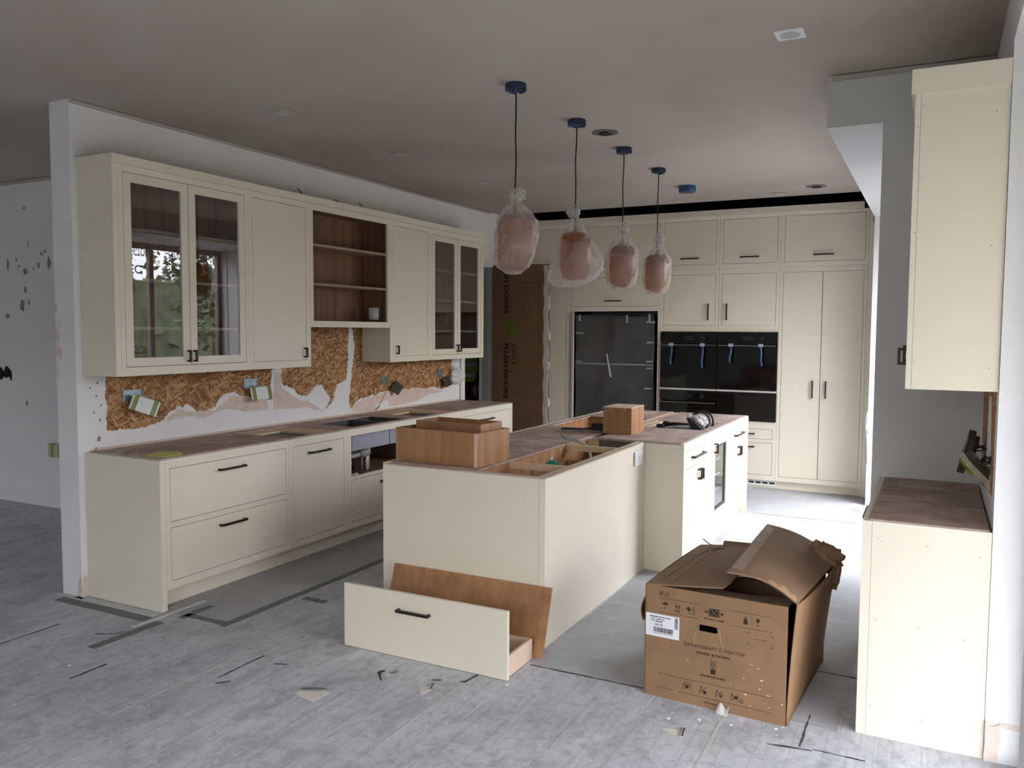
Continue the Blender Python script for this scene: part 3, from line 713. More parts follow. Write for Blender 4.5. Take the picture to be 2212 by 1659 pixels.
fronts(LB, t, 1.062, 1.687, .12, HT, [dd(1.099, 1.65, .167, .827, (1.367, .767, .217))], depth=.64, carcass='topless')
t = thing('sink_cabinet', 'cream sink cabinet with its upper drawer front missing', 'cabinet', (.33, 2.21, 0), GB)
fronts(LB, t, 1.687, 2.736, .12, HT, [dr(1.735, 2.69, .17, .493, (2.21, .43, .212))], [(1.735, 2.69, .519, .83)], depth=.64, carcass='topless', inside='oak_inside')
obj('shelf', MB().box(.03, .628, 1.71, 2.715, .493, .512), 'oak_inside', t)
t = thing('base_cabinet', 'cream single-door base cabinet right of the sink cabinet', 'cabinet', (.33, 3.05, 0), GB)
fronts(LB, t, 2.736, 3.36, .12, HT, [dd(2.77, 3.326, .167, .827, (3.05, .767, .217))], depth=.64, carcass='topless')
t = thing('base_cabinet', 'cream drawer base cabinet at the far end of the left run beside the doorway', 'cabinet', (.33, 3.88, 0), GB)
fronts(LB, t, 3.36, 4.409, .12, HT, [dr(3.40, 4.37, .512, .827, (3.855, .767, .23)), dr(3.40, 4.37, .165, .479, (3.855, .42, .23))], depth=.64)
mb = MB().box(.555, .573, .04, 4.40, .003, .118)
tag(obj('plinth_board', mb, 'cream', loc=(.56, 2.2, 0)), 'long cream plinth board under the left base cabinets', 'plinth')
# worktop build-up: brown dusty board with three cut-outs
t = thing('worktop_board', 'dusty brown worktop base board with cut-outs on the left run', 'board', (.3, 2.2, .88))
obj('top_board', MB().plate('z', .8805, .887, .004, .632, .036, 4.407, [(.10, .603, 1.11, 1.65), (.20, .585, 1.845, 2.565), (.10, .60, 2.765, 3.385)]), 'dusty_board', t)
for (y0, y1, i0, i1) in ((1.11, 1.65, 1.135, 1.43), (2.765, 3.385, 2.785, 3.11)):
    obj('batten_frame', MB().plate('z', .866, .8802, .05, .628, y0-.03, y1+.03, [(.245, .598, i0, i1)]), 'pine', t)
    obj('backing_sheet', MB().box(.12, .62, y0-.02, y1+.02, .862, .8658), 'black_plastic', t)
obj('upstand_batten', MB().box(.003, .020, .07, 4.40, .8872, .898), 'chip_edge', t)
# sink
t = thing('sink', 'undermounted grey double bowl sink in the left worktop', 'sink', (.4, 2.2, .70), None)
obj('bowl', MB().openbox((.205, 1.835, .70), (.598, 2.295, .876), .004, '+z'), 'dark_steel', t)
obj('bowl', MB().openbox((.205, 2.305, .70), (.598, 2.60, .876), .004, '+z'), 'dark_steel', t)
obj('bowl_jacket', MB().box(.600, .606, 1.80, 2.292, .70, .826), 'sink_coat', t, bevel=.004)
obj('bowl_jacket', MB().box(.600, .606, 2.30, 2.62, .70, .826), 'sink_coat', t, bevel=.004)
obj('bowl_rim', MB().plate('z', .8765, .8798, .17, .615, 1.80, 2.60, [(.205, .598, 1.835, 2.295), (.205, .598, 2.305, 2.575)]), 'steel', t)
t = thing('waste_trap', 'grey plastic waste trap and pipes below the sink bowls', 'pipe', (.5, 2.0, .513))
obj('waste_pipe', MB().tube([(.45, 1.72, .63), (.5, 1.85, .635), (.52, 1.98, .645), (.53, 2.06, .655)], .022, 10), 'pipe_grey', t, True)
obj('trap_nut', MB().tube([(.53, 2.0, .648), (.53, 2.09, .66)], .034, 12), 'pipe_grey', t, True)
obj('trap_cap', MB().tube([(.53, 2.08, .64), (.53, 2.08, .70)], .036, 12), 'pipe_grey', t, True)
for i, (y, x, m, z0) in enumerate(((2.06, .50, 'pipe_grey', .513), (2.085, .53, 'pipe_white', .513), (2.12, .52, 'pipe_white', .513))):
    obj('riser_pipe', MB().tube([(x, y, z0), (x, y, .645 if i < 2 else .66)], .009, 8), m, t, True)
for i in range(3):
    obj('hose', MB().tube([(.40+.03*i, 1.93+.035*i, .52), (.41+.03*i, 1.92+.04*i, .60), (.40, 1.93+.04*i, .68)], .007, 6), 'cord_black', t, True)
t = thing('water_filter', 'white pump valve fitting standing in the sink cabinet', 'valve', (.56, 1.79, .513))
obj('valve_body', MB().lathe([(.03, .513), (.032, .55), (.026, .56), (.034, .57), (.034, .60), (.022, .61), (.012, .625)], .56, 1.79, 14), 'pipe_white', t, True)
obj('valve_head', MB().tube([(.56, 1.76, .60), (.565, 1.83, .605)], .018, 10), 'pipe_white', t, True)
obj('valve_hose', MB().tube([(.58, 1.80, .52), (.60, 1.84, .53), (.60, 1.86, .57), (.58, 1.83, .60)], .006, 6), 'cord_black', t, True)
t = obj('paper_manual', MB().sheet(lambda u, v: (.57+.06*u, 1.75+.11*v, .516+.014*math.sin(3*u)*v), 6, 6, .004), 'white_plastic', loc=(.6, 1.8, .513)); tag(t, 'small folded white leaflet on the sink cabinet shelf', 'leaflet')
# yellow-green round blank plate on the near worktop end
mb = MB().lathe([(.0, .8875), (.098, .8875), (.10, .8888), (.10, .891), (.098, .892), (.0, .892)], .515, .152, 40)
tag(obj('round_sample', mb, 'disc_yellow', loc=(.515, .152, .8875), smooth=False), 'flat pale yellow-green disc lying on the near worktop corner', 'disc')

# ================================================================== LEFT RUN: WALL CABINETS
LU = Fc('x', 1, .308); GU = 'wall cabinets along the left wall'
UB, UT = 1.35, 2.587
def shelves(t, y0, y1, zs, x1=.272, m='oak_shelf'):
    for z in zs: obj('shelf', MB().box(.03, x1, y0, y1, z-.02, z), m, t)
t = thing('glazed_wall_cabinet', 'cream wall cabinet with two large glazed doors at the near end', 'cabinet', (.15, .53, UB), GU)
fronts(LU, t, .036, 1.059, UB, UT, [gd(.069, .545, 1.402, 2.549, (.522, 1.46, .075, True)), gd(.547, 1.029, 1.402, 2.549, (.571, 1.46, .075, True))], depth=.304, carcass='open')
obj('end_panel', MB().box(.003, .308, .0, .0355, UB, UT), 'cream', t)
shelves(t, .056, 1.04, (2.235, 1.938, 1.643))
mb = MB()
for (x, z) in ((.05, 2.55), (.25, 2.53), (.27, 2.45), (.1, 1.95), (.28, 2.15), (.06, 2.2), (.2, 1.7)): mb.box(x, x+.0025, -.0006, .001, z, z+.003)
o = obj('screw_hole', mb, 'crack', t); o['kind'] = 'stuff'
t = thing('wall_cabinet', 'cream single-door wall cabinet left of the open shelves', 'cabinet', (.15, 1.37, UB), GU)
fronts(LU, t, 1.059, 1.694, UB, UT, [dd(1.094, 1.645, 1.402, 2.547, (1.62, 1.459, .075, True))], depth=.304)
t = thing('open_shelf_cabinet', 'short open wall cabinet with brown shelves between two doors', 'cabinet', (.15, 2.2, 1.652), GU)
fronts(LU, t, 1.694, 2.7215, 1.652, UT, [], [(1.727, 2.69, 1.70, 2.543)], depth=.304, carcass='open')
shelves(t, 1.714, 2.702, (2.294, 1.994), .288)
obj('led_channel', MB().box(.262, .268, 2.697, 2.7025, 1.69, 2.55), 'steel', t); obj('led_channel', MB().box(.245, .248, 2.697, 2.7025, 1.69, 2.55), 'black_plastic', t)
t = thing('wall_cabinet', 'cream single-door wall cabinet right of the open shelves', 'cabinet', (.15, 3.04, UB), GU)
fronts(LU, t, 2.7225, 3.357, UB, UT, [dd(2.78, 3.325, 1.398, 2.545, (2.822, 1.457, .075, True))], depth=.304)
t = thing('glazed_wall_cabinet', 'cream wall cabinet with two narrow glazed doors beside the doorway', 'cabinet', (.15, 3.88, UB), GU)
fronts(LU, t, 3.357, 4.40, UB, UT, [gd(3.401, 3.871, 1.396, 2.535, (3.85, 1.456, .072, True)), gd(3.873, 4.343, 1.396, 2.535, (3.899, 1.456, .072, True))], depth=.304, carcass='open')
shelves(t, 3.38, 4.38, (2.22, 1.933, 1.633))
mb = MB().prism([(.003, -.016), (.333, -.016), (.333, 4.42), (.303, 4.42), (.303, .016), (.003, .016)], 'z', UT+.0005, 2.637)
tag(obj('cornice', mb, 'cream', loc=(.16, 2.2, UT)), 'long cream cornice board along the top of the left wall cabinets', 'cornice')
mb = MB().box(.012, .302, .02, 4.40, UT+.001, UT+.012)
tag(obj('top_board', mb, 'oak_inside', loc=(.16, 2.2, UT)), 'brown top board over the left wall cabinets behind the cornice', 'board')
# stray cable ends on top of the wall cabinets
for i, (y, dz) in enumerate(((1.62, .05), (2.05, .03), (2.36, .045))):
    p = [(.28, y, UT+.013), (.285, y+.01, UT+.05+dz*.4), (.27, y-.02, UT+.05+dz)]
    tag(obj('cable_end', MB().tube(p, .0035, 6), 'cord_black', loc=(.28, y, UT)), ['short black cable end above the single wall cabinet door left of the shelves', 'black cable end above the open shelves, nearer the camera', 'black cable end above the open shelves, nearer the doorway'][i], 'cable')
# tumbler
mb = MB(); zz = 1.7195
mb.lathe([(.0, zz), (.040, zz), (.044, zz+.03), (.046, zz+.105), (.0435, zz+.105), (.041, zz+.03), (.037, zz+.008), (.0, zz+.008)], .225, 2.60, 28, lambda a, z: 1+.02*math.cos(14*a))
tag(obj('tumbler', mb, 'clear_tumbler', loc=(.225, 2.60, zz), smooth=True), 'cut glass tumbler standing in the corner of the open shelf cabinet', 'glass')

# sockets of the splashback: metal back boxes and dangling face plates
def backbox(y, z, w, label):
    t = thing('socket_box', label, 'socket box', (0, y, z), 'back boxes in the splashback')
    obj('metal_box', MB().openbox((-.0043, y-w, z-.037), (.003, y+w, z+.037), .0025, '+x'), 'galvanised', t)
    for s_ in (-1, 1): obj('lug', MB().box(-.0015, .0026, y+s_*(w-.010)-.005, y+s_*(w-.010)+.005, z-.004, z+.004), 'galvanised', t)
def plate_thing(y, z, rx, tilt, label, green=True, w=.086, m='white_plastic', rz=0):
    M = Matrix.Translation((.045 if not rz else .075, y, z)) @ Matrix.Rotation(rz, 4, 'Z') @ Matrix.Rotation(rx, 4, 'X') @ Matrix.Rotation(tilt, 4, 'Y')
    t = thing('socket_plate', label, 'socket', (.045, y, z), 'face plates hanging on their wires')
    def bx(mb, *a):
        k = len(mb.v); mb.box(*a); mb.v[k:] = [tuple(M @ Vector(p)) for p in mb.v[k:]]; return mb
    obj('face_plate', bx(MB(), -.006, .006, -w, w, -.05, .05), m, t, bevel=.004)
    obj('module', bx(MB(), -.022, -.0065, -w*.8, w*.8, -.034, .034), m, t)
    for s_ in (-1, 1):
        obj('switch_rocker', bx(MB(), .0062, .0085, s_*.018-.008, s_*.018+.008, .0, .018), m, t)
    if green:
        for s_ in (-1, 1):
            mb = MB()
            for j in range(4): bx(mb, -.0235+.0004*j, .0072+.0003*j, s_*w*.70-.014+.0072*j, s_*w*.70-.0085+.0072*j, -.0515, .0515)
            o = obj('tape_band', mb, 'tape_green', t); o['kind'] = 'stuff'
    for j in range(3):
        a = Vector((-.02, y-.03+.02*j, z+.055)); b = M @ Vector((-.012, -.02+.02*j, .02))
        obj('wire', MB().tube([a, a+Vector((.03, .004*j, -.01)), (a+b)/2+Vector((.02, 0, .0)), b], .002, 5), 'cord_black', t, True)
backbox(.345, 1.205, .072, 'metal back box in the bare board, nearest the camera')
plate_thing(.375, 1.142, R(-22), R(-14), 'tilted white double socket plate with green bands nearest the camera', rz=R(-32))
backbox(1.372, 1.225, .070, 'metal back box in the plaster, second from the camera')
plate_thing(1.41, 1.155, R(3), R(-16), 'level white double socket plate with green bands second along', rz=R(-22))
backbox(3.06, 1.165, .045, 'metal back box under the single-door cabinet right of the shelves')
plate_thing(3.20, 1.09, R(38), R(-30), 'dark socket plate hanging steeply below the third back box', False, .06, 'wrap_dark')
backbox(4.02, 1.19, .045, 'metal back box nearest the doorway')
plate_thing(4.10, 1.10, R(12), R(-25), 'dark socket plate hanging below the back box by the doorway', False, .06, 'wrap_dark')
t = thing('hanging_wire', 'thin wire running down the bare board to the worktop', 'wire', (.004, 3.06, .9))
obj('lead', MB().tube([(.004, 3.02, 1.36), (.006, 3.07, 1.20), (.02, 3.09, 1.10), (.006, 3.03, 1.00), (.008, 2.97, .93)], .0022, 5), 'tape_green', t, True)
obj('lead_tip', MB().tube([(.008, 2.97, .93), (.012, 2.90, .895)], .003, 5), 'cord_black', t, True)
q = random.Random(3)
def crumple(c, rad, sq, seed, seg=18, rings=12, amp=.28):
    r_ = random.Random(seed); ph = [(r_.uniform(0, 6.28), r_.uniform(0, 6.28), r_.randint(2, 6), r_.randint(1, 4)) for _ in range(6)]
    mb = MB(); prof = []
    V = []; F = []
    for i in range(rings+1):
        th = math.pi*i/rings
        for k in range(seg):
            a = 2*math.pi*k/seg
            f = 1+amp*sum(math.sin(p[2]*a+p[0])*math.sin(p[3]*th*2+p[1]) for p in ph)/3
            V.append((c[0]+rad*sq[0]*f*math.sin(th)*math.cos(a), c[1]+rad*sq[1]*f*math.sin(th)*math.sin(a), c[2]+rad*sq[2]*f*math.cos(th)))
    for i in range(rings):
        for k in range(seg): F.append((i*seg+k, i*seg+(k+1) % seg, (i+1)*seg+(k+1) % seg, (i+1)*seg+k))
    return mb.add(V, F)
mb = crumple((.05, 4.30, 1.155), .09, (.5, 1.25, .95), 5)
tag(obj('plastic_wrap', mb, 'plastic_clear', loc=(.05, 4.30, 1.15)), 'crumpled clear plastic bag over the socket by the doorway', 'plastic bag')

# ================================================================== DOOR LEAF in cardboard, hall beyond
t = thing('wrapped_door', 'tall door leaf packed in brown printed cardboard standing open', 'door', (.36, 5.17, 0))
obj('cardboard_sleeve', MB().box(.010, .722, 5.14, 5.178, .012, 2.375), 'cardboard_door', t, bevel=.003)
mb = MB(); mb.sheet(lambda u, v: (.715+.012*math.sin(v*40)+.006*math.sin(v*97), 5.135+.048*u, .02+2.34*v), 3, 60, .001)
obj('film_edge', mb, 'film_strip', t, True)
mb = MB(); mb.sheet(lambda u, v: (.66+.062*u+.006*math.sin(v*55+u), 5.1385-.003*abs(math.sin(v*38)), .02+2.34*v), 4, 80, .0006)
obj('film_strip', mb, 'film_strip', t, True)
def doortext(body, x, z, width, size, mat='ink_door', bold=0.0):
    M = Matrix.Translation((x, 5.1395, z)) @ Matrix(((0, 1, 0, 0), (0, 0, -1, 0), (-1, 0, 0, 0), (0, 0, 0, 1)))
    text(body, mat, t, M, width, size, bold=bold)
doortext('FLUSH DOORS', .165, 1.49, .63, .078, bold=.0035)
doortext('KENT', .268, 1.49, .24, .068)
doortext('SH DOORS', .165, 2.29, .465, .078, bold=.0035)
obj('logo', MB().prism([(.17, 1.60), (.205, 1.575), (.325, 1.575), (.325, 1.70), (.29, 1.735), (.17, 1.735)], 'y', 5.1392, 5.1402), 'olive_logo', t)
obj('logo_mark', MB().prism([(.30, 1.70), (.312, 1.70), (.235, 1.59), (.222, 1.59)], 'y', 5.1386, 5.1393), 'cardboard_door', t)
for (a, b) in (((.43, 1.86), (.455, 1.93)), ((.50, 1.94), (.52, 1.99)), ((.45, 1.84), (.46, 1.88))):
    obj('scratch', MB().prism([a, (a[0]+.004, a[1]), (b[0]+.003, b[1]), b], 'y', 5.139, 5.1402), 'film_strip', t)
for (x0, x1, z) in ((.30, .60, 2.17), ):
    obj('print_line', MB().box(x0, x1, 5.1393, 5.1402, z, z+.003), 'ink_door', t)
obj('print_line', MB().box(.60, .603, 5.1393, 5.1402, .6, 2.17), 'ink_door', t)
# red barrier in the hall
t = thing('plastic_barrier', 'red ribbed plastic barrier standing in the hall', 'barrier', (-1.75, 7.35, 0))
for i in range(7): obj('slat', MB().box(-2.1+.14*i, -2.0+.14*i, 7.33, 7.37, .10, 1.0), 'red_plastic', t, bevel=.01)
obj('rail', MB().box(-2.12, -1.14, 7.32, 7.38, 1.0, 1.06), 'red_plastic', t); obj('rail', MB().box(-2.12, -1.14, 7.32, 7.38, .06, .12), 'red_plastic', t)
for x in (-2.0, -1.3): obj('foot', MB().box(x-.04, x+.04, 7.12, 7.58, 0, .06), 'red_plastic', t)
t = thing('white_rail', 'white handrail on the hall wall behind the person', 'rail', (-1.4, 7.9, 1.1))
obj('bar', MB().tube([(-2.5, 7.88, 1.12), (-.3, 7.88, 1.12)], .018, 8), 'white_plastic', t, True)
for x in (-2.2, -.6): obj('bracket', MB().box(x-.02, x+.02, 7.88, 7.999, 1.10, 1.14), 'white_plastic', t)
# person in hi-vis
def skinned(name, pts, edges, rad, mat, parent, root=0, sub=2):
    me = bpy.data.meshes.new(name); inv = wm(parent).inverted()
    me.from_pydata([inv @ Vector(p) for p in pts], edges, []); o = bpy.data.objects.new(name, me); C.objects.link(o); o.parent = parent
    sk = o.modifiers.new('skin', 'SKIN'); sk.use_smooth_shade = True
    for i, v in enumerate(me.skin_vertices[0].data):
        v.radius = rad[i] if isinstance(rad[i], tuple) else (rad[i], rad[i]); v.use_root = (i == root)
    ss = o.modifiers.new('sub', 'SUBSURF'); ss.levels = sub; ss.render_levels = sub
    me.materials.append(MATS[mat]); WM[o.name] = wm(parent); return o
px, py = -1.02, 6.28
t = thing('person', 'person in a yellow hi-vis vest and dark clothes standing in the hall', 'person', (px, py, 0))
B = [(px,py,.95),(px,py,1.12),(px,py,1.30),(px,py,1.42),(px,py,1.50),(px,py+.01,1.56),
     (px-.09,py,.90),(px-.10,py+.01,.50),(px-.10,py+.04,.10),(px-.11,py-.12,.045),(px+.09,py,.90),(px+.10,py+.01,.50),(px+.10,py+.04,.10),(px+.11,py-.12,.045),
     (px-.18,py,1.41),(px-.24,py+.02,1.14),(px-.22,py-.10,.92),(px+.18,py,1.41),(px+.25,py+.02,1.14),(px+.22,py-.08,.92)]
E_ = [(0,1),(1,2),(2,3),(3,4),(4,5),(0,6),(6,7),(7,8),(8,9),(0,10),(10,11),(11,12),(12,13),(3,14),(14,15),(15,16),(3,17),(17,18),(18,19)]
rd = [(.15,.11),(.14,.105),(.16,.115),(.13,.10),.055,.052,.085,.062,.045,.04,.085,.062,.045,.04,.065,.05,.038,.065,.05,.038]
skinned('body', B, E_, rd, 'cloth_black', t)
head = MB().lathe([(0, 1.545), (.05, 1.555), (.07, 1.59), (.078, 1.64), (.08, 1.69), (.07, 1.74), (.045, 1.775), (0, 1.785)], px, py-.01, 20)
obj('head', head, 'skin', t, True)
obj('nose', MB().lathe([(0, 1.655), (.012, 1.64), (.014, 1.625), (0, 1.615)], px, py-.092, 8), 'skin', t, True)
obj('hair', MB().lathe([(.078, 1.66), (.088, 1.70), (.08, 1.75), (.05, 1.79), (0, 1.80)], px, py+.006, 20), 'hair', t, True)
for s_ in (-1, 1):
    obj('ear', MB().lathe([(0, 1.68), (.012, 1.665), (.012, 1.64), (0, 1.625)], px+s_*.08, py, 8), 'skin', t, True)
    hx, hy = px+s_*.22, py-.10
    hp = [(hx, hy, .92), (hx, hy-.01, .86)]; he = [(0, 1)]; hr = [(.024, .03), (.02, .036)]
    for k_ in range(4):
        i0 = len(hp); hp += [(hx, hy-.032+.018*k_, .815), (hx-s_*.012, hy-.034+.018*k_, .775+.004*abs(k_-1.5))]; he += [(1, i0), (i0, i0+1)]; hr += [.009, .008]
    i0 = len(hp); hp += [(hx-s_*.01, hy-.045, .87), (hx-s_*.02, hy-.055, .83)]; he += [(1, i0), (i0, i0+1)]; hr += [.011, .009]
    skinned('hand', hp, he, hr, 'skin', t, 0, 1)
vest = MB(); vest.lathe([(.205, .96), (.205, 1.06), (.205, 1.16), (.215, 1.28), (.195, 1.40), (.11, 1.475)], 0, 0, 24)
vest.v = [(px+p[0], py+p[1]*.76, p[2]) for p in vest.v]; vest.f = [q for q in vest.f if len(q) == 4]
vo = obj('hivis_vest', vest, 'hivis', t, True)
for z0 in (1.02, 1.16):
    b = MB(); b.lathe([(.209, z0), (.211, z0+.05)], 0, 0, 24); b.v = [(px+p[0], py+p[1]*.765, p[2]) for p in b.v]; b.f = [q for q in b.f if len(q) == 4]
    obj('reflective_band', b, 'reflective', vo, True)

# ================================================================== BACK WALL: TALL UNITS
BY = 5.5787; TB = Fc('y', -1, BY); GT = 'tall cupboards on the back wall'; GTt = 'top cupboards above the tall units'
def topcab(u0, u1, d0, d1, h, label):
    t = thing('top_cupboard', label, 'cupboard', ((u0+u1)/2, 5.9, 2.296), GTt)
    fronts(TB, t, u0, u1, 2.296, 2.845, [dd(d0, d1, 2.346, 2.809, (h, 2.412, .19) if h else None)], depth=.60)
topcab(.02, .790, .06, .760, None, 'cream top cupboard over the wrapped door, next to the left wall')
topcab(.790, 1.866, .815, 1.846, None, 'cream wide top cupboard above the fridge')
topcab(1.866, 2.4985, 1.905, 2.467, 2.181, 'cream top cupboard above the left-hand oven')
topcab(2.4995, 3.1205, 2.533, 3.09, 2.808, 'cream top cupboard above the right-hand oven')
topcab(3.1205, 3.944, 3.157, 3.918, 3.533, 'cream wide top cupboard above the tall double doors')
t = thing('filler_cupboard', 'plain cream tall cupboard between the doorway and the fridge', 'cupboard', (.4, 5.9, 0), GT)
fronts(TB, t, .02, .790, .09, 2.295, [dd(.06, .745, .14, 2.24)], depth=.60)
t = thing('fridge_housing', 'cream tall housing with bridge door around the fridge', 'cupboard', (1.33, 5.9, 0), GT)
fronts(TB, t, .790, 1.866, .09, 2.295, [dd(.812, 1.842, 1.911, 2.236, (1.315, 1.973, .19))], [(.819, 1.837, .08, 1.857)], depth=.60, carcass='none')
obj('side_panel', MB().box(.792, .815, 5.60, 6.18, .09, 2.29), 'drawer_dark', t); obj('side_panel', MB().box(1.842, 1.864, 5.60, 6.18, .09, 2.29), 'drawer_dark', t)
obj('bridge_carcass', MB().box(.816, 1.841, 5.60, 6.18, 1.86, 2.29), 'void_shade_black', t)
obj('edge_strip', MB().box(.8195, .838, 5.562, 5.602, .09, 1.856), 'aluminium', t)
t = thing('fridge_freezer', 'tall fridge freezer wrapped in dark grey protective film', 'fridge', (1.32, 5.9, 0))
obj('body', MB().box(.858, 1.783, 5.66, 6.16, .06, 1.80), 'black_plastic', t)
obj('upper_door', MB().box(.856, 1.785, 5.625, 5.658, 1.272, 1.806), 'dark_steel', t, bevel=.004)
obj('lower_door', MB().box(.856, 1.785, 5.625, 5.658, .10, 1.262), 'dark_steel', t, bevel=.004)
def fw_(u, v):
    x = .852+.938*u; z = .10+1.71*v
    y = 5.618-.006*math.sin(9*u*v+2*v)-.010*math.exp(-((u-.48-.35*(v-.8))/.09)**2)*(v > .35)-.009*math.exp(-((u-.55-.9*(.62-v))/.10)**2)*(v < .7)
    return (x+.006*math.sin(17*v), y, z+(.012*math.sin(7*u)+.02*math.exp(-((u-.42)/.07)**2) if v > .985 else 0))
obj('protective_film', MB().sheet(fw_, 44, 60, .0006), 'fridge_film', t, True)
obj('film_seam', MB().box(.854, 1.786, 5.606, 5.6085, 1.252, 1.270), 'tape_grey', t)
for (x, z, w, h) in ((.905, 1.785, .012, .035), (1.475, 1.77, .012, .045), (1.735, 1.785, .012, .04), (.905, 1.612, .05, .008), (1.745, 1.51, .038, .010), (1.742, 1.30, .038, .010), (1.742, 1.225, .036, .008), (1.73, 1.00, .04, .009), (1.75, 1.735, .05, .010), (.90, 1.285, .04, .006)):
    obj('tape_piece', MB().box(x-w, x+w, 5.6, 5.603, z-h, z+h), 'tape_silver', t)
obj('tape_piece', MB().prism([(1.232, 1.38), (1.246, 1.382), (1.302, 1.118), (1.283, 1.113)], 'y', 5.596, 5.599), 'aluminium', t)
def tallov(u0, u1, d0, d1, hu, lab, lowh):
    t = thing('oven_housing', lab, 'cupboard', ((u0+u1)/2, 5.9, 0), GT)
    fronts(TB, t, u0, u1, .09, 2.295, [dd(d0, d1, 1.70, 2.241, (hu, 1.8435, .172, True)), dr(d0, d1, .518, .626, lowh[0]), dr(d0, d1, .143, .482, lowh[1])],
           [(u0-.01 if u0 > 2 else u0+.012, u1+.01 if u0 < 2.4 else u1-.005, .70, 1.634)], depth=.60, carcass='none')
    obj('carcass', MB().box(u0+.002, u1-.002, 5.60, 6.18, 1.64, 2.294), 'cream', t); obj('carcass', MB().box(u0+.002, u1-.002, 5.60, 6.18, .09, .696), 'cream', t)
tallov(1.866, 2.4985, 1.899, 2.463, 2.391, 'cream tall housing around the left-hand pair of black ovens', (None, None))
tallov(2.4995, 3.1205, 2.53, 3.085, 2.587, 'cream tall housing around the right-hand black oven and panel', ((2.81, .573, .19), (2.81, .437, .19)))
def oven(u0, u1, z0, z1, zc, label, knob, shelf=False):
    t = thing('oven', label, 'oven', ((u0+u1)/2, 5.8, z0), 'black glass ovens')
    obj('body', MB().box(u0+.01, u1-.01, 5.60, 6.10, z0+.01, z1-.005), 'black_plastic', t)
    obj('control_panel', MB().box(u0, u1, 5.556, 5.598, zc+.006, z1), 'oven_glass', t)
    obj('door', MB().box(u0, u1, 5.556, 5.598, z0+.022, zc-.004), 'oven_glass', t)
    obj('trim_strip', MB().box(u0, u1, 5.552, 5.598, z0, z0+.018), 'aluminium', t)
    obj('handle', Fc('y', -1, 5.556).handle((u0+u1)/2, zc-.012, (u1-u0)*.95, False, 0, .009, .04), 'dark_steel', t)
    mb = MB()
    if knob:
        mb.tube([((u0+u1)/2+.155, 5.556, (zc+z1)/2), ((u0+u1)/2+.155, 5.538, (zc+z1)/2)], .024, 20); obj('knob', mb, 'black_plastic', t)
        obj('display', MB().box((u0+u1)/2-.05, (u0+u1)/2+.06, 5.5553, 5.5562, (zc+z1)/2-.02, (zc+z1)/2+.025), 'black_plastic', t)
oven(1.880, 2.496, 1.005, 1.630, 1.503, 'left-hand tall black glass oven with two hanging blue tapes', True)
oven(2.502, 3.113, 1.005, 1.630, 1.503, 'right-hand tall black glass oven with two hanging blue tapes', True)
oven(1.880, 2.496, .704, 1.002, .885, 'low black compact oven under the left-hand tall oven', True)
t = thing('warming_drawer', 'plain low black glass panel under the right-hand oven', 'oven', (2.81, 5.8, .704), 'black glass ovens')
obj('front', MB().box(2.502, 3.113, 5.556, 5.598, .708, 1.0), 'oven_glass', t); obj('body', MB().box(2.51, 3.10, 5.60, 6.1, .71, .99), 'black_plastic', t)
for i, (x, L, b) in enumerate(((2.013, .20, 0), (2.350, .23, .005), (2.650, .17, -.004), (2.955, .20, .02))):
    t = thing('hanging_tape', ['blue tape on the left end of the left-hand oven handle', 'blue tape on the right end of the left-hand oven handle', 'blue tape on the left end of the right-hand oven handle', 'blue tape on the right end of the right-hand oven handle'][i], 'tape', (x, 5.515, 1.5), 'blue tapes hanging on the oven handles')
    obj('tape_tab', MB().box(x-.025, x+.025, 5.508, 5.5135, 1.478, 1.512), 'tape_silver', t)
    obj('tape_tail', MB().sheet(lambda u, v, x=x, L=L, b=b: (x-.010+.02*u+b*v*v*(2-v)+.006*math.sin(6*v), 5.508-.012*math.sin(3*v), 1.48-L*v), 2, 12, .0008), 'tape_blue', t, True)
t = thing('tall_cupboard', 'cream tall cupboard with full-height double doors beside the pier', 'cupboard', (3.53, 5.9, 0), GT)
fronts(TB, t, 3.1205, 3.944, .09, 2.295, [dd(3.150, 3.532, .139, 2.245, (3.463, 1.057, .172, True)), dd(3.5325, 3.914, .139, 2.245, (3.589, 1.057, .172, True))], depth=.60)
obj('side_panel', MB().box(3.9445, 3.981, BY+.004, 6.18, 0, 2.90), 'cream', t)
obj('tall_socket', MB().box(3.982, 3.992, 5.585, 5.62, 1.17, 1.29), 'black_plastic', t)
mb = MB().prism([(.02, 5.552), (3.897, 5.552), (3.897, 5.60), (.02, 5.60)], 'z', 2.8455, 2.9098)
tag(obj('cornice', mb, 'cream', loc=(2, 5.57, 2.846)), 'long cream cornice board on top of the back wall cupboards', 'cornice')
tag(obj('plinth_board', MB().box(.02, 3.98, 5.630, 5.646, .002, .088), 'cream', loc=(2, 5.64, 0)), 'long cream plinth board under the back wall cupboards', 'plinth')
t = thing('plinth_vent', 'white slotted plinth vent under the right-hand oven housing', 'vent', (2.85, 5.625, .02))
obj('frame', MB().plate('y', 5.618, 5.629, 2.55, 3.13, .025, .085, [(2.565+.07*i, 2.62+.07*i, .045, .066) for i in range(8)]), 'white_plastic', t)
obj('backing', MB().box(2.555, 3.125, 5.6292, 5.6298, .03, .08), 'black_plastic', t)

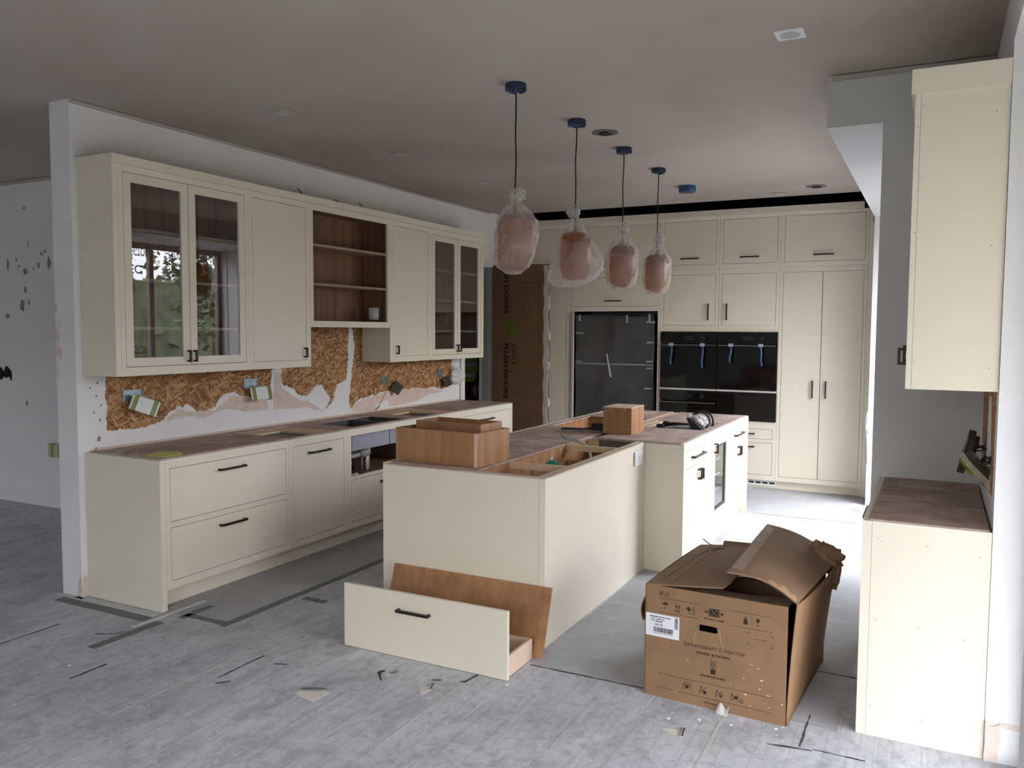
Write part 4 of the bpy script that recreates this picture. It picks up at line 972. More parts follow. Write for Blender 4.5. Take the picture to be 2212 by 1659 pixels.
# ================================================================== ISLAND
GI = 'cabinets of the island'
X0, X1, X2, Y0, Y1, Y2 = 1.8135, 2.8215, 3.092, .5426, 2.1565, 4.2754
t = thing('island_bay_cabinet', 'open-topped island cabinet with bare oak bays behind cream panels', 'cabinet', (2.6, 1.35, 0), GI)
obj('end_panel', MB().box(X0, 2.786, Y0, Y0+.02, 0, HT-.003), 'cream', t)
obj('corner_post', MB().box(2.7875, X1, Y0, Y0+.036, 0, HT-.003), 'cream', t)
obj('side_panel', MB().box(X1-.02, X1, Y0+.037, Y1+.001, 0, HT-.003), 'cream', t)
obj('top_rail', MB().box(2.762, X1-.001, Y0+.002, Y1, HT-.0025, HT+.003), 'chip_edge', t)
obj('edge_rail', MB().box(2.763, 2.80, Y0+.037, Y1, HT-.06, HT-.004), 'pine', t)
obj('front_rail', MB().box(1.83, 2.762, Y0+.003, Y0+.05, HT-.0025, HT+.002), 'chip_edge', t)
obj('back_panel', MB().plate('x', 2.388, 2.408, .565, 2.19, .05, HT-.002, [(1.245, 1.262, .58, .84)]), 'oak', t)
for (y0, y1) in ((.565, .583), (2.17, 2.188)): obj('bay_side', MB().box(2.4095, 2.7985, y0, y1, .05, HT-.06), 'oak', t)
for y in (.96, 1.78):
    obj('divider', MB().box(2.4095, 2.7985, y-.009, y+.009, .05, HT-.10), 'oak', t)
    obj('cross_rail', MB().box(2.4095, 2.762, y-.018, y+.018, HT-.035, HT+.002), 'pine', t)
obj('floor_board', MB().box(2.4095, 2.7985, .584, 2.169, .05, .068), 'oak_x', t)
obj('liner', MB().box(2.40, 2.79, 2.145, 2.168, HT-.085, HT-.008), 'drawer_dark', t)
obj('block', MB().box(2.41, 2.492, 2.135, 2.1445, HT-.085, HT-.008), 'pine', t)
mb = MB()
for (x, z) in ((1.87, .83), (1.93, .72), (2.25, .79), (2.48, .80), (2.70, .77), (2.72, .63), (2.33, .58), (1.86, .30), (2.73, .26)): mb.box(x, x+.003, Y0-.0006, Y0+.001, z, z+.003)
o = obj('screw_hole', mb, 'crack', t); o['kind'] = 'stuff'
t = thing('island_drawer_cabinet', 'cream island drawer cabinet facing the left run', 'cabinet', (2.1, 1.6, 0), GI)
IL = Fc('x', -1, X0)
fronts(IL, t, Y0+.022, 2.60, .12, HT-.004, [dr(Y0+.06, 1.56, .512, .827, (1.06, .767, .21)), dr(Y0+.06, 1.56, .165, .479, (1.06, .42, .21)), dr(1.60, 2.565, .512, .827, (2.08, .767, .21)), dr(1.60, 2.565, .165, .479, (2.08, .42, .21))], depth=.572)
t = thing('cooktop_cabinet', 'island cabinet with an open oak cooktop well', 'cabinet', (2.1, 3.4, 0), GI)
fronts(IL, t, 2.601, Y2, .12, HT-.004, [dr(2.64, 3.40, .512, .827, (3.02, .767, .21)), dr(2.64, 3.40, .165, .479, (3.02, .42, .21)), dr(3.44, 4.24, .512, .827, (3.84, .767, .21)), dr(3.44, 4.24, .165, .479, (3.84, .42, .21))], depth=.5, carcass='none')
obj('well', MB().openbox((1.836, 2.605, .13), (2.40, 3.55, HT-.006), .018, '+z'), 'oak', t)
obj('far_carcass', MB().box(1.836, 2.40, 3.552, Y2-.02, .13, HT-.006), 'oak', t)
tag(obj('plinth_board', MB().plate('z', .002, .118, X0+.05, 3.03, Y1+.03, Y2-.04, [(X0+.07, 3.005, Y1+.05, Y2-.06)]), 'cream', loc=(2.4, 3.2, 0)), 'cream plinth boards under the island cabinets', 'plinth')
# island right side
IR = Fc('x', 1, X2)
t = thing('island_cabinet', 'white-lit island cabinet with one drawer over two doors, nearer the camera', 'cabinet', (2.75, 2.55, 0), GI)
fronts(IR, t, 2.1785, 2.955, .10, HT-.003, [dr(2.21, 2.922, .70, .824, (2.51, .77, .30)), dd(2.23, 2.572, .165, .667, (2.545, .625, .075, True)), dd(2.5725, 2.922, .165, .667, (2.60, .625, .075, True))], depth=.66)
obj('end_panel', MB().box(X1+.001, X2, Y1, Y1+.021, .0, HT-.003), 'cream', t)
t = thing('island_cabinet', 'island cabinet with one drawer over two doors at the far end', 'cabinet', (2.75, 3.9, 0), GI)
fronts(IR, t, 3.515, 4.2535, .10, HT-.003, [dr(3.55, 4.22, .70, .835, (3.85, .77, .30)), dd(3.55, 3.875, .165, .668, (3.845, .625, .075, True)), dd(3.8755, 4.22, .165, .668, (3.905, .625, .075, True))], depth=.66)
obj('end_panel', MB().box(2.42, X2, 4.2545, Y2, .0, HT-.003), 'cream', t)
t = thing('wine_cooler', 'built-in wine cooler with a tall narrow glass door in the island', 'wine cooler', (2.75, 3.23, 0))
fronts(IR, t, 2.955, 3.515, .10, HT-.003, [], [(2.99, 3.48, .165, .83)], depth=.66, carcass='open', inside='white_plastic')
mb = MB(); IR.plate(mb, 2.993, 3.477, .168, .827, -.02, -.001, [(3.05, 3.425, .255, .76)]); d = obj('door', mb, 'cream', t)
mb = MB(); IR.plate(mb, 3.0505, 3.4245, .256, .7595, -.022, -.009, [(3.066, 3.395, .28, .742)]); obj('gasket', mb, 'black_plastic', d)
obj('pane', MB().box(3.075, 3.079, 3.06, 3.42, .262, .755), 'cabinet_glass', d)
obj('handle', IR.handle(3.02, .75, .075, True, -.001), 'bronze', d)
for z in (.38, .50, .62): obj('shelf', MB().box(2.46, 3.05, 2.98, 3.49, z, z+.012), 'white_plastic', t)
obj('energy_label', MB().box(3.058, 3.0592, 3.10, 3.22, .635, .745), 'red_plastic', t)
# island tops
t = thing('island_top_board', 'dusty brown base board on the drawer side of the island', 'board', (2.1, 2.4, .88))
obj('top_board', MB().plate('z', HT-.001, HT+.009, X0+.018, 2.404, Y0+.051, Y2-.003, [(1.878, 2.4, 2.655, 3.528)]), 'dusty_board', t)
obj('edge_strip', MB().box(X0-.001, X0+.0175, Y0+.003, Y2-.003, HT-.0035, HT+.011), 'chip_edge', t)
for x in (2.425, 2.455): obj('batten', MB().box(x-.011, x+.011, 2.86, 4.25, HT-.02, HT+.004+.002*(x > 2.44)), 'pine', t)
t = thing('island_top_board', 'dusty brown base board on the wide right side of the island', 'board', (2.8, 3.2, .88))
obj('top_board', MB().plate('z', HT-.001, HT+.009, 2.47, X2-.021, Y1-.0, Y2-.003, [(2.50, 3.008, 2.955, 3.49)]), 'dusty_board', t)
obj('edge_strip', MB().box(X2-.0205, X2-.001, Y1, Y2-.003, HT-.0025, HT+.007), 'cream', t)
obj('under_sheet', MB().box(2.48, 3.03, 2.93, 3.505, HT-.0026, HT-.0012), 'sink_coat', t)
obj('batten', MB().box(2.505, 2.57, 2.957, 3.488, HT-.002, HT+.006), 'pine', t); obj('batten', MB().box(2.575, 3.0, 3.455, 3.488, HT-.002, HT+.006), 'pine', t)
# wooden boxes on the island
def obox(cx, cy, w, d, z0, z1, ang, th, label, lidz=None, m='oak'):
    t = thing('wooden_box', label, 'box', (cx, cy, z0), None, ang); M = wm(t)
    mb = MB().openbox((-w/2, -d/2, 0), (w/2, d/2, z1-z0), th, '+z') if lidz is None else MB().box(-w/2, w/2, -d/2, d/2, 0, z1-z0)
    mb.v = [tuple(M @ Vector(p)) for p in mb.v]
    obj('carcass', mb, m, t)
    return t, M
t, M = obox(2.10, .825, .565, .335, HT+.0095, 1.074, R(-4.5), .017, 'large open oak box on the near end of the island')
mb = MB()
for (x, z) in ((.22, .05), (.22, .13), (.24, .02), (.20, .165)):
    mb.box(.282, .2835, -.167+(.23-x)*.3, -.163+(.23-x)*.3, z, z+.006)
for z in (.03, .10, .16): mb.box(.282, .2835, .150, .156, z, z+.007)
mb.v = [tuple(M @ Vector(p)) for p in mb.v]; o = obj('screw_cap', mb, 'pale_wood', t); o['kind'] = 'stuff'
obj('corner_strip', (lambda b: (setattr(b, 'v', [tuple(M @ Vector(p)) for p in b.v]), b)[1])(MB().box(.2655, .2828, -.1685, -.1676, .0, .184)), 'pale_wood', t)
t, M = obox(2.12, .86, .45, .22, HT+.028, 1.112, R(-4.5), .015, 'smaller oak box nested inside the large open box on the island')
t, M = obox(2.525, 2.56, .215, .30, HT+.0095, 1.078, R(1.0), .017, 'closed oak box standing in the middle of the island', 1)
b = MB().box(-.1085, .1085, -.151, .151, 1.0785-HT-.0095, 1.084-HT-.0095); b.v = [tuple(M @ Vector(p)) for p in b.v]; obj('lid', b, 'chip_edge', t)
for (x, z) in ((-.09, .03), (-.09, .16), (.09, .04), (.09, .15), (-.05, .185), (.06, .178)):
    b = MB().box(x-.004, x+.004, -.1512, -.1497, z-.004, z+.004); b.v = [tuple(M @ Vector(p)) for p in b.v]; obj('screw_cap', b, 'pale_wood', t)
t = thing('cable_adapter', 'small black adapter with a lead beside the closed oak box', 'adapter', (2.33, 2.60, HT+.01))
obj('brick', MB().box(2.26, 2.395, 2.57, 2.65, HT+.0095, HT+.055), 'black_plastic', t, bevel=.005)
obj('lead', MB().tube([(2.26, 2.58, HT+.02), (2.20, 2.54, HT+.014), (2.13, 2.53, HT+.014), (2.05, 2.50, HT+.014)], .006, 6), 'cord_black', t, True)
t = thing('conduit', 'grey flexible conduit rising from the open island bay', 'conduit', (2.5, 1.7, .5))
obj('tube', MB().tube([(2.60, 1.86, .45), (2.58, 1.80, .70), (2.53, 1.86, .86), (2.46, 1.84, .905), (2.42, 1.80, .91)], .012, 8), 'pipe_grey', t, True)
for i in range(4): obj('wire', MB().tube([(2.425, 1.80, .91), (2.40-.008*i, 1.79, .91+.006*i), (2.385-.012*i, 1.775+.012*i, .92+.008*i)], .004, 5), 'galvanised', t, True)
t = thing('clamp', 'teal clamp hanging in the open island bay', 'clamp', (2.66, 1.1, .7))
obj('bar', MB().box(2.59, 2.625, 1.095, 1.115, .70, .885), 'teal_plastic', t); obj('jaw', MB().box(2.57, 2.655, 1.09, 1.12, .845, .87), 'teal_plastic', t); obj('screw', MB().tube([(2.60, 1.105, .885), (2.60, 1.105, .905)], .006, 6), 'pipe_white', t)
t = thing('socket_plate', 'white square socket plate on the cream island side panel', 'socket', (X1, 2.005, .79))
obj('face_plate', MB().box(X1+.004, X1+.012, 1.925, 2.085, .745, .840), 'white_plastic', t, bevel=.002)
obj('box', MB().box(X1+.0005, X1+.004, 1.935, 2.075, .752, .834), 'bulb_metal', t)
obj('print', MB().box(X1+.012, X1+.0123, 1.995, 2.012, .785, .805), 'grey_paint', t)
# appliance leads lying in the cut-out
t = thing('appliance_leads', 'black plug leads and bagged hose in the island cut-out', 'cable', (2.85, 3.2, HT))
obj('hose_loop', MB().tube([(2.99+.0*i, 3.15, .89) if i == 0 else (2.93+.075*math.cos(R(-30+15*i)), 3.2+.02*math.sin(R(20*i)), .925+.075*math.sin(R(-30+15*i))) for i in range(15)], .009, 8), 'cord_black', t, True)
obj('hose_loop', MB().tube([(2.94+.08*math.cos(R(-30+15*i)), 3.26, .925+.08*math.sin(R(-30+15*i))) for i in range(15)], .009, 8), 'cord_black', t, True)
obj('wedge', MB().prism([(2.90, .882), (2.985, .882), (2.885, .965), (2.86, .965)], 'y', 3.05, 3.14), 'black_plastic', t)
obj('bag', crumple((2.93, 3.15, .93), .055, (1.2, .9, .9), 12), 'plastic_clear', t)
obj('bag', crumple((2.83, 3.12, .898), .06, (1.6, .9, .32), 14), 'plastic_clear', t)
obj('tag', MB().sheet(lambda u, v: (2.84+.06*u, 3.13+.02*v, .945+.045*v+.01*math.sin(6*u)), 4, 3, .001), 'white_plastic', t)
for i in range(3): obj('lead', MB().tube([(2.66+.01*i, 3.05, .892+.006*i), (2.74, 3.08+.02*i, .90+.008*i), (2.80, 3.06, .912+.004*i), (2.87, 3.09, .91)], .006, 6), 'cord_black', t, True)
obj('plug', MB().box(2.63, 2.69, 3.02, 3.07, .881, .91), 'black_plastic', t, bevel=.006); obj('plug', MB().box(2.66, 2.71, 3.09, 3.13, .90, .925), 'black_plastic', t, bevel=.006)

# ================================================================== PENDANTS in plastic bags
PX = 2.482
def pendant(y, label, bag_prof, cxo, cord_bend, neck, seed, foot=0):
    t = thing('pendant_light', label, 'pendant light', (PX, y, ZC), 'bagged pendant lights over the island')
    # canopy with its ragged film cover
    q = random.Random(seed); mb = MB(); seg = 28
    V = []; F = []
    for k in range(seg):
        a = 2*math.pi*k/seg; r_ = .058
        V += [(PX+.055*math.cos(a), y+.055*math.sin(a), ZC), (PX+r_*math.cos(a), y+r_*math.sin(a), ZC-.006), (PX+r_*math.cos(a), y+r_*math.sin(a), ZC-.030-.012*q.random()), (PX+.047*math.cos(a), y+.047*math.sin(a), ZC-.028)]
    V.append((PX, y, ZC-.030))
    for k in range(seg):
        n = (k+1) % seg
        for j in range(3): F.append((k*4+j, n*4+j, n*4+j+1, k*4+j+1))
        F.append((k*4+3, n*4+3, len(V)-1))
    mb.add(V, F); obj('canopy', mb, 'navy', t)
    obj('cord_grip', MB().tube([(PX, y, ZC-.028), (PX, y, ZC-.045)], .006, 8), 'bulb_metal', t)
    zt = 2.255
    cord = [(PX, y, ZC-.03)]+[(PX+cord_bend*math.sin(math.pi*s_/10)+.002*math.sin(s_*1.3), y, ZC-.03-(ZC-.03-zt-.04)*s_/10) for s_ in range(1, 11)]
    obj('cord', MB().tube(cord, .0042, 6), 'cord_black', t, True)
    obj('lamp_holder', MB().lathe([(.0, 2.30), (.010, 2.30), (.012, 2.275), (.034, 2.265), (.036, 2.19), (.026, 2.165), (.0, 2.16)], PX, y, 18), 'bulb_metal', t, True)
    # ribbed capsule shade
    pr = [(.022, 2.268), (.055, 2.262), (.078, 2.247), (.090, 2.222), (.094, 2.19), (.094, 2.06), (.092, 2.02), (.083, 1.992), (.066, 1.972), (.040, 1.961), (.0, 1.957)]
    obj('glass_shade', MB().lathe(pr, PX, y, 200, lambda a, z: 1+.022*math.cos(50*a)*(1 if 1.97 < z < 2.25 else .2)), 'amber_glass', t, True)
    # bag: profile (z, half width in x, centre shift in x, half width in y), gathered at the neck
    r_ = random.Random(seed*7+1); ph = [(r_.uniform(0, 6.28), r_.uniform(0, 6.28), r_.choice((3, 4, 5, 7, 9))) for _ in range(6)]
    seg = 40; prof = bag_prof; V = []; F = []; n = 26
    def ev(s_):
        x = s_*(len(prof)-1); i = min(int(x), len(prof)-2); f = x-i; f = f*f*(3-2*f); a, b = prof[i], prof[i+1]
        return [a[j]+(b[j]-a[j])*f for j in range(4)]
    for i in range(n+1):
        z, hx, sx, hy = ev(i/n)
        for k in range(seg):
            a = 2*math.pi*k/seg
            w = 1+.035*sum(math.sin(p[2]*a+p[0]+4*z)*math.cos(9*z+p[1]) for p in ph)/1.6
            if z > neck-.09: w += .16*math.sin(11*a+seed)*max(0, min(1, (z-neck+.09)/.06))
            jr = r_.uniform(-.0035, .0035) if 0 < i < n else 0
            V.append((PX+sx+(hx*w+jr)*math.cos(a), y+(hy*w+jr)*math.sin(a), z+.006*math.sin(5*a+seed)*(1 if i < 4 else 0)+jr*.8))
    for i in range(n):
        for k in range(seg): F.append((i*seg+k, i*seg+(k+1) % seg, (i+1)*seg+(k+1) % seg, (i+1)*seg+k))
    mb = MB().add(V, [tri_ for q_ in F for tri_ in ((q_[0], q_[1], q_[2]), (q_[0], q_[2], q_[3]))]); obj('plastic_bag', mb, 'polythene', t)
    obj('bag_knot', MB().tube([(PX+cxo, y-.020, neck-.004), (PX+cxo+.018, y, neck), (PX+cxo, y+.020, neck+.004), (PX+cxo-.018, y, neck), (PX+cxo, y-.020, neck-.004)], .005, 6), 'bulb_metal' if seed in (2, 4) else 'polythene', t, True)
    obj('bag_tuft', crumple((PX+cxo+.014*(1 if seed != 2 else -1), y-.01, neck+.036), .036, (1.1, .8, 1.0), seed+20, 18, 12, .5), 'polythene', t, True)
pendant(.852, 'bagged pendant light nearest the camera, in a long cloudy bag', [(1.948, .01, -.01, .01), (1.955, .05, -.01, .05), (1.985, .098, -.012, .09), (2.05, .122, -.004, .10), (2.16, .130, .012, .105), (2.235, .118, .012, .10), (2.29, .075, .005, .07), (2.335, .022, .006, .022), (2.375, .034, .010, .030)], .006, .002, 2.338, 1)
pendant(1.709, 'second bagged pendant light from the camera, in the widest drooping bag', [(1.918, .03, -.06, .01), (1.926, .10, -.05, .05), (1.96, .165, -.03, .085), (2.03, .185, .008, .095), (2.10, .170, .008, .098), (2.19, .125, .0, .095), (2.27, .070, -.004, .065), (2.335, .028, .0, .026), (2.36, .018, -.002, .018), (2.41, .036, -.012, .030)], -.002, -.004, 2.355, 2)
pendant(2.603, 'third bagged pendant light from the camera, with a crinkled shiny bag', [(1.945, .02, -.01, .02), (1.952, .07, -.008, .06), (1.985, .105, -.004, .095), (2.06, .122, -.008, .105), (2.18, .125, -.010, .105), (2.25, .105, .0, .09), (2.31, .065, .0, .06), (2.355, .024, .0, .024), (2.40, .030, .0, .028)], .0, -.004, 2.358, 3)
pendant(3.45, 'bagged pendant light furthest from the camera, in a tight bag', [(1.945, .03, -.012, .02), (1.952, .07, -.010, .06), (1.985, .100, -.004, .095), (2.06, .114, -.002, .105), (2.16, .116, .0, .105), (2.23, .108, .008, .095), (2.29, .066, .014, .06), (2.345, .034, .012, .034), (2.40, .036, .012, .032), (2.43, .02, .010, .02)], .012, -.003, 2.372, 4)
# ================================================================== CEILING FITTINGS
def downlight(x, y, label):
    t = thing('downlight', label, 'downlight', (x, y, ZC), 'square downlights in the ceiling')
    h = .062
    obj('square_plate', MB().plate('z', ZC-.006, ZC-.0004, x-h, x+h, y-h, y+h, [(x-.028, x+.028, y-.028, y+.028)]), 'white_plastic' if y < 1 and x > 3 else 'ceiling_plaster', t)
    obj('ring', MB().lathe([(.027, ZC-.008), (.044, ZC-.008), (.044, ZC-.0062), (.027, ZC-.0062)], x, y, 28), 'grey_paint', t)
    obj('lens', MB().lathe([(0, ZC-.004), (.027, ZC-.004), (.027, ZC-.0005), (0, ZC-.0005)], x, y, 20), 'grey_paint', t)
for (x, y, l) in ((.909, .742, 'square downlight above the near glazed wall cabinet'), (.896, 2.06, 'square downlight level with the open shelf cabinet'), (.873, 3.40, 'square downlight level with the far left wall cabinet'), (3.934, .716, 'bright square downlight near the right-hand wall cabinet'), (2.155, 5.17, 'square downlight in front of the left-hand oven'), (3.172, 5.14, 'square downlight in front of the tall double doors'), (1.124, 5.19, 'square downlight in front of the fridge')):
    downlight(x, y, l)
def hole(x, y, label):
    t = thing('speaker_hole', label, 'speaker hole', (x, y, ZC), 'round speaker cut-outs in the ceiling')
    obj('rim', MB().lathe([(.082, ZC-.004), (.090, ZC-.004), (.090, ZC-.0004), (.082, ZC-.0004)], x, y, 36), 'bulb_metal', t)
    obj('opening', MB().lathe([(0, ZC-.0025), (.082, ZC-.0025), (.082, ZC-.0006), (0, ZC-.0006)], x, y, 36), 'void_shade_black', t)  # solid black disc stands for the shade inside the hole
    obj('cable_coil', MB().tube([(x-.05, y, ZC-.004), (x-.02, y+.04, ZC-.010), (x+.04, y+.02, ZC-.012), (x+.03, y-.03, ZC-.010), (x-.03, y-.03, ZC-.006)], .004, 6), 'cord_black', t, True)
hole(2.527, 2.094, 'open round speaker hole between the second and third pendants')
hole(3.533, 4.865, 'open round speaker hole in front of the tall double doors')
t = thing('smoke_alarm', 'ceiling smoke alarm under a torn blue cover beyond the pendants', 'smoke alarm', (2.469, 4.363, ZC))
q = random.Random(9)
obj('cover', MB().lathe([(.075, ZC-.0005), (.078, ZC-.01), (.078, ZC-.045), (.070, ZC-.060), (.03, ZC-.063), (0, ZC-.062)], 2.469, 4.363, 26, lambda a, z: 1+.05*math.sin(5*a+30*z)), 'blue_film', t)
obj('base', MB().lathe([(.05, ZC-.002), (.05, ZC-.05), (0, ZC-.05)], 2.469, 4.363, 20), 'white_plastic', t)

# ================================================================== RIGHT-HAND UNITS
RB = Fc('x', -1, 4.3261); RU = Fc('x', -1, 4.4632)
t = thing('base_cabinet', 'cream drawer base cabinet against the right wall', 'cabinet', (4.55, .9, 0), 'units on the right wall')
fronts(RB, t, .3685, 1.45, .12, HT-.004, [dr(.41, 1.41, .70, .827, (.91, .80, .25)), dr(.41, 1.41, .44, .67, (.91, .64, .25)), dr(.41, 1.41, .165, .41, (.91, .38, .25))], depth=.445)
obj('corner_stile', MB().box(4.3261, 4.362, .3322, .368, 0, HT), 'cream', t)
obj('end_panel', MB().box(4.363, 4.7795, .3322, .3525, 0, HT), 'cream', t)
obj('plinth', MB().box(4.385, 4.40, .37, 1.45, .002, .118), 'cream', t)
mb = MB()
for (x, z) in ((4.40, .80), (4.385, .81), (4.56, .80), (4.74, .78), (4.385, .48), (4.54, .47), (4.70, .45), (4.375, .12), (4.56, .10)): mb.box(x, x+.003, .3316, .333, z, z+.003)
o = obj('screw_hole', mb, 'crack', t); o['kind'] = 'stuff'
t = thing('worktop_board', 'dusty brown base board on the right-hand cabinet', 'board', (4.57, .9, .88))
obj('top_board', MB().box(4.352, 4.772, .345, 1.446, HT-.003, HT+.006), 'dusty_board', t)
obj('front_strip', MB().box(4.327, 4.351, .37, 1.446, HT-.0035, HT+.002), 'cream', t)
for y in (.473, .747, 1.037, 1.31): obj('slot', MB().box(4.358, 4.412, y-.002, y+.002, HT+.0055, HT+.0068), 'crack', t)
t = thing('wall_cabinet', 'tall cream wall cabinet hanging on the right wall', 'cabinet', (4.62, .9, 1.414), 'units on the right wall')
fronts(RU, t, .3775, 1.45, 1.4144, 2.5837, [dd(.41, .925, 1.46, 2.54, (.90, 1.54, .075, True)), dd(.9255, 1.41, 1.46, 2.54, (.95, 1.54, .075, True))], depth=.31)
obj('corner_stile', MB().box(4.4632, 4.483, .3409, .377, 1.4144, 2.5837), 'cream', t)
obj('end_panel', MB().box(4.484, 4.7795, .3409, .361, 1.4144, 2.5837), 'cream', t)
obj('top_trim', MB().prism([(4.4632-.014, .329), (4.7795, .329), (4.7795, .3405), (4.463, .3405), (4.463, 1.45), (4.4492, 1.45)], 'z', 2.545, 2.637), 'cream', t)
obj('handle_near', RU.handle(.42, 1.54, .068, True, 0, .011, .034), 'bronze', t)
mb = MB()
for (x, z) in ((4.49, 2.50), (4.475, 2.42), (4.735, 2.45), (4.49, 1.52), (4.475, 2.02), (4.735, 1.96), (4.745, 1.50)): mb.box(x, x+.003, .3403, .342, z, z+.003)
o = obj('screw_hole', mb, 'crack', t); o['kind'] = 'stuff'
def pkg(name, label, pts_fn, mats, loc):
    t = thing(name, label, 'socket', loc, 'taped sockets hanging on the right wall')
    for (nm, mb, m) in pts_fn: obj(nm, mb, m, t, nm == 'wire')
    return t
def rbox(c, size, rot):
    M = Matrix.Translation(c) @ Matrix.Rotation(rot[2], 4, 'Z') @ Matrix.Rotation(rot[1], 4, 'Y') @ Matrix.Rotation(rot[0], 4, 'X')
    b = MB().box(-size[0]/2, size[0]/2, -size[1]/2, size[1]/2, -size[2]/2, size[2]/2); b.v = [tuple(M @ Vector(p)) for p in b.v]; return b
def wires(a, b, n, sd):
    q = random.Random(sd); out = []
    for i in range(n):
        m = (Vector(a)+Vector(b))/2+Vector((q.uniform(-.02, .01), q.uniform(-.02, .02), q.uniform(-.01, .03)))
        out.append(('wire', MB().tube([Vector(a)+Vector((0, q.uniform(-.03, .03), q.uniform(-.02, .02))), m, Vector(b)+Vector((0, q.uniform(-.01, .01), q.uniform(-.015, .015)))], .003, 5), 'cord_black'))
    return out
c1 = (4.705, 1.0, 1.10)
pkg('hanging_socket', 'dark taped socket hanging on wires above the right worktop', [('face_plate', rbox(c1, (.03, .11, .17), (R(18), R(14), 0)), 'wrap_dark'), ('tape_band', rbox((c1[0]+.001, c1[1]+.004, c1[2]-.01), (.036, .116, .03), (R(18), R(14), 0)), 'tape_green'), ('module', rbox((c1[0]+.02, c1[1]-.01, c1[2]+.01), (.03, .08, .11), (R(18), R(14), 0)), 'cord_black')]+wires((4.778, .9, 1.13), (4.725, .99, 1.12), 4, 1), None, c1)
c2 = (4.728, .66, 1.07)
pkg('hanging_socket', 'pale taped socket tilted against the right wall end', [('face_plate', rbox(c2, (.022, .10, .135), (R(20), R(-42), 0)), 'wrap_pale'), ('tape_band', rbox((c2[0]-.03, c2[1]+.006, c2[2]+.012), (.024, .105, .03), (R(20), R(-42), 0)), 'tape_green'), ('module', rbox((c2[0]+.018, c2[1], c2[2]+.018), (.03, .085, .115), (R(20), R(-42), 0)), 'wrap_dark')]+wires((4.778, .60, 1.12), (4.742, .66, 1.09), 5, 2), None, c2)
t = thing('taped_sleeve', 'grey plastic sleeve taped to the white pier edge', 'sleeve', (4.01, 5.185, .8))
obj('sleeve', crumple((4.012, 5.17, .80), .075, (.22, .25, 1.15), 31), 'plastic_clear', t)
obj('cable', MB().tube([(4.006, 5.18, .88), (4.0, 5.175, .72), (4.012, 5.18, .60), (4.018, 5.182, .40)], .006, 6), 'pipe_grey', t, True)

# ================================================================== LOOSE DRAWER AND PANEL ON THE FLOOR
t = thing('loose_drawer', 'loose cream drawer with a bar handle standing on the floor', 'drawer', (2.36, .25, 0), None)
obj('drawer_front', MB().box(1.888, 2.838, .100, .120, .003, .330), 'cream', t)
obj('handle', Fc('y', -1, .100).handle(2.32, .243, .19, False, 0, .012, .030), 'bronze', t)
obj('drawer_box', MB().openbox((1.95, .1205, .003), (2.826, .392, .104), .013, '+z'), 'pale_wood', t)
t = thing('oak_panel', 'oak veneer panel leaning against the near end of the island', 'panel', (2.38, .45, 0))
M = Matrix.Translation((1.905, .408, .0)) @ Matrix.Rotation(math.atan2(.118, .333)*-1, 4, 'X')
b = MB().box(0, .965, 0, .016, .0, .350); b.v = [tuple(M @ Vector(p)) for p in b.v]
ob = obj('board', b, 'oak', t)
b = MB().box(0, .965, .0, .0163, .3502, .3515); b.v = [tuple(M @ Vector(p)) for p in b.v]; obj('edge_band', b, 'pale_wood', t)

# ================================================================== CARTON
CA = R(-3.169)
ct = thing('cardboard_carton', 'large brown printed cardboard carton with torn flaps on the floor', 'box', (3.448, .279, 0), None, CA)
CM = wm(ct)
def cl(mb): mb.v = [tuple(CM @ Vector(p)) for p in mb.v]; return mb
CW, CD, CH = .615, .79, .505
# front with a rounded hand hole
hp = [(.281+.031*s_+.0145*math.cos(a)*1.0 if False else (.281+(.031 if math.cos(a) > 0 else -.031)+.0145*math.cos(a)), .350+.0145*math.sin(a)) for a in [R(7.5+15*i) for i in range(24)]]
hp = [(.281+(.031 if math.cos(a) > 0 else -.031)+.0145*math.cos(a), .350+.0145*math.sin(a)) for a in [R(7.5+15*i) for i in range(24)]]
out = [(0, 0), (CW, 0), (CW, CH), (0, CH)]
pl = [[Vector((*p, 0)) for p in out], [Vector((*p, 0)) for p in hp]]; fl_ = [p for q_ in pl for p in q_]; tri = tessellate_polygon(pl); nF = len(fl_)
V = [(p.x, 0, p.y) for p in fl_]+[(p.x, .006, p.y) for p in fl_]; F = [tuple(q_) for q_ in tri]+[tuple(i+nF for i in q_) for q_ in tri]
k0 = 0
for q_ in pl:
    m = len(q_); F += [(k0+i, k0+(i+1) % m, k0+(i+1) % m+nF, k0+i+nF) for i in range(m)]; k0 += m
obj('front_panel', cl(MB().add(V, F)), 'cardboard', ct)
obj('left_panel', cl(MB().sheet(lambda u, v: (-.003-.022*math.sin(math.pi*u)*math.sin(math.pi*v*.9), .006+(CD-.006)*u, .503*v), 8, 8, .005)), 'cardboard', ct)
obj('right_panel', cl(MB().sheet(lambda u, v: (.622+.030*v**1.5+.045*u*v*(1-u*.4)+.012*math.sin(math.pi*u)*v, .004+(CD)*u, .001+(.518-.012*u)*v), 10, 10, .005)), 'cardboard', ct, True)
obj('back_panel', cl(MB().box(.002, .63, CD-.006, CD, 0, .50)), 'cardboard', ct)
obj('base_panel', cl(MB().box(.005, .61, .008, CD-.008, .001, .006)), 'cardboard', ct)
obj('inner_flap', cl(MB().sheet(lambda u, v: (.006+.60*u, .008+.24*v, CH-.004-.03*v-.02*v*math.sin(math.pi*u)), 6, 6, .005)), 'cardboard_grey', ct)
obj('inner_flap', cl(MB().sheet(lambda u, v: (.006+.60*u, CD-.008-.24*v, CH-.004-.03*v), 6, 6, .005)), 'cardboard_grey', ct)
lf = obj('left_flap', cl(MB().sheet(lambda u, v: (-.002+.345*u, -.004+(CD+.008)*v, .506+.038*u+.010*math.sin(math.pi*u)*math.sin(3*v)-.012*(u > .9)*math.sin(9*v)), 10, 12, .006)), 'cardboard_grey', ct)
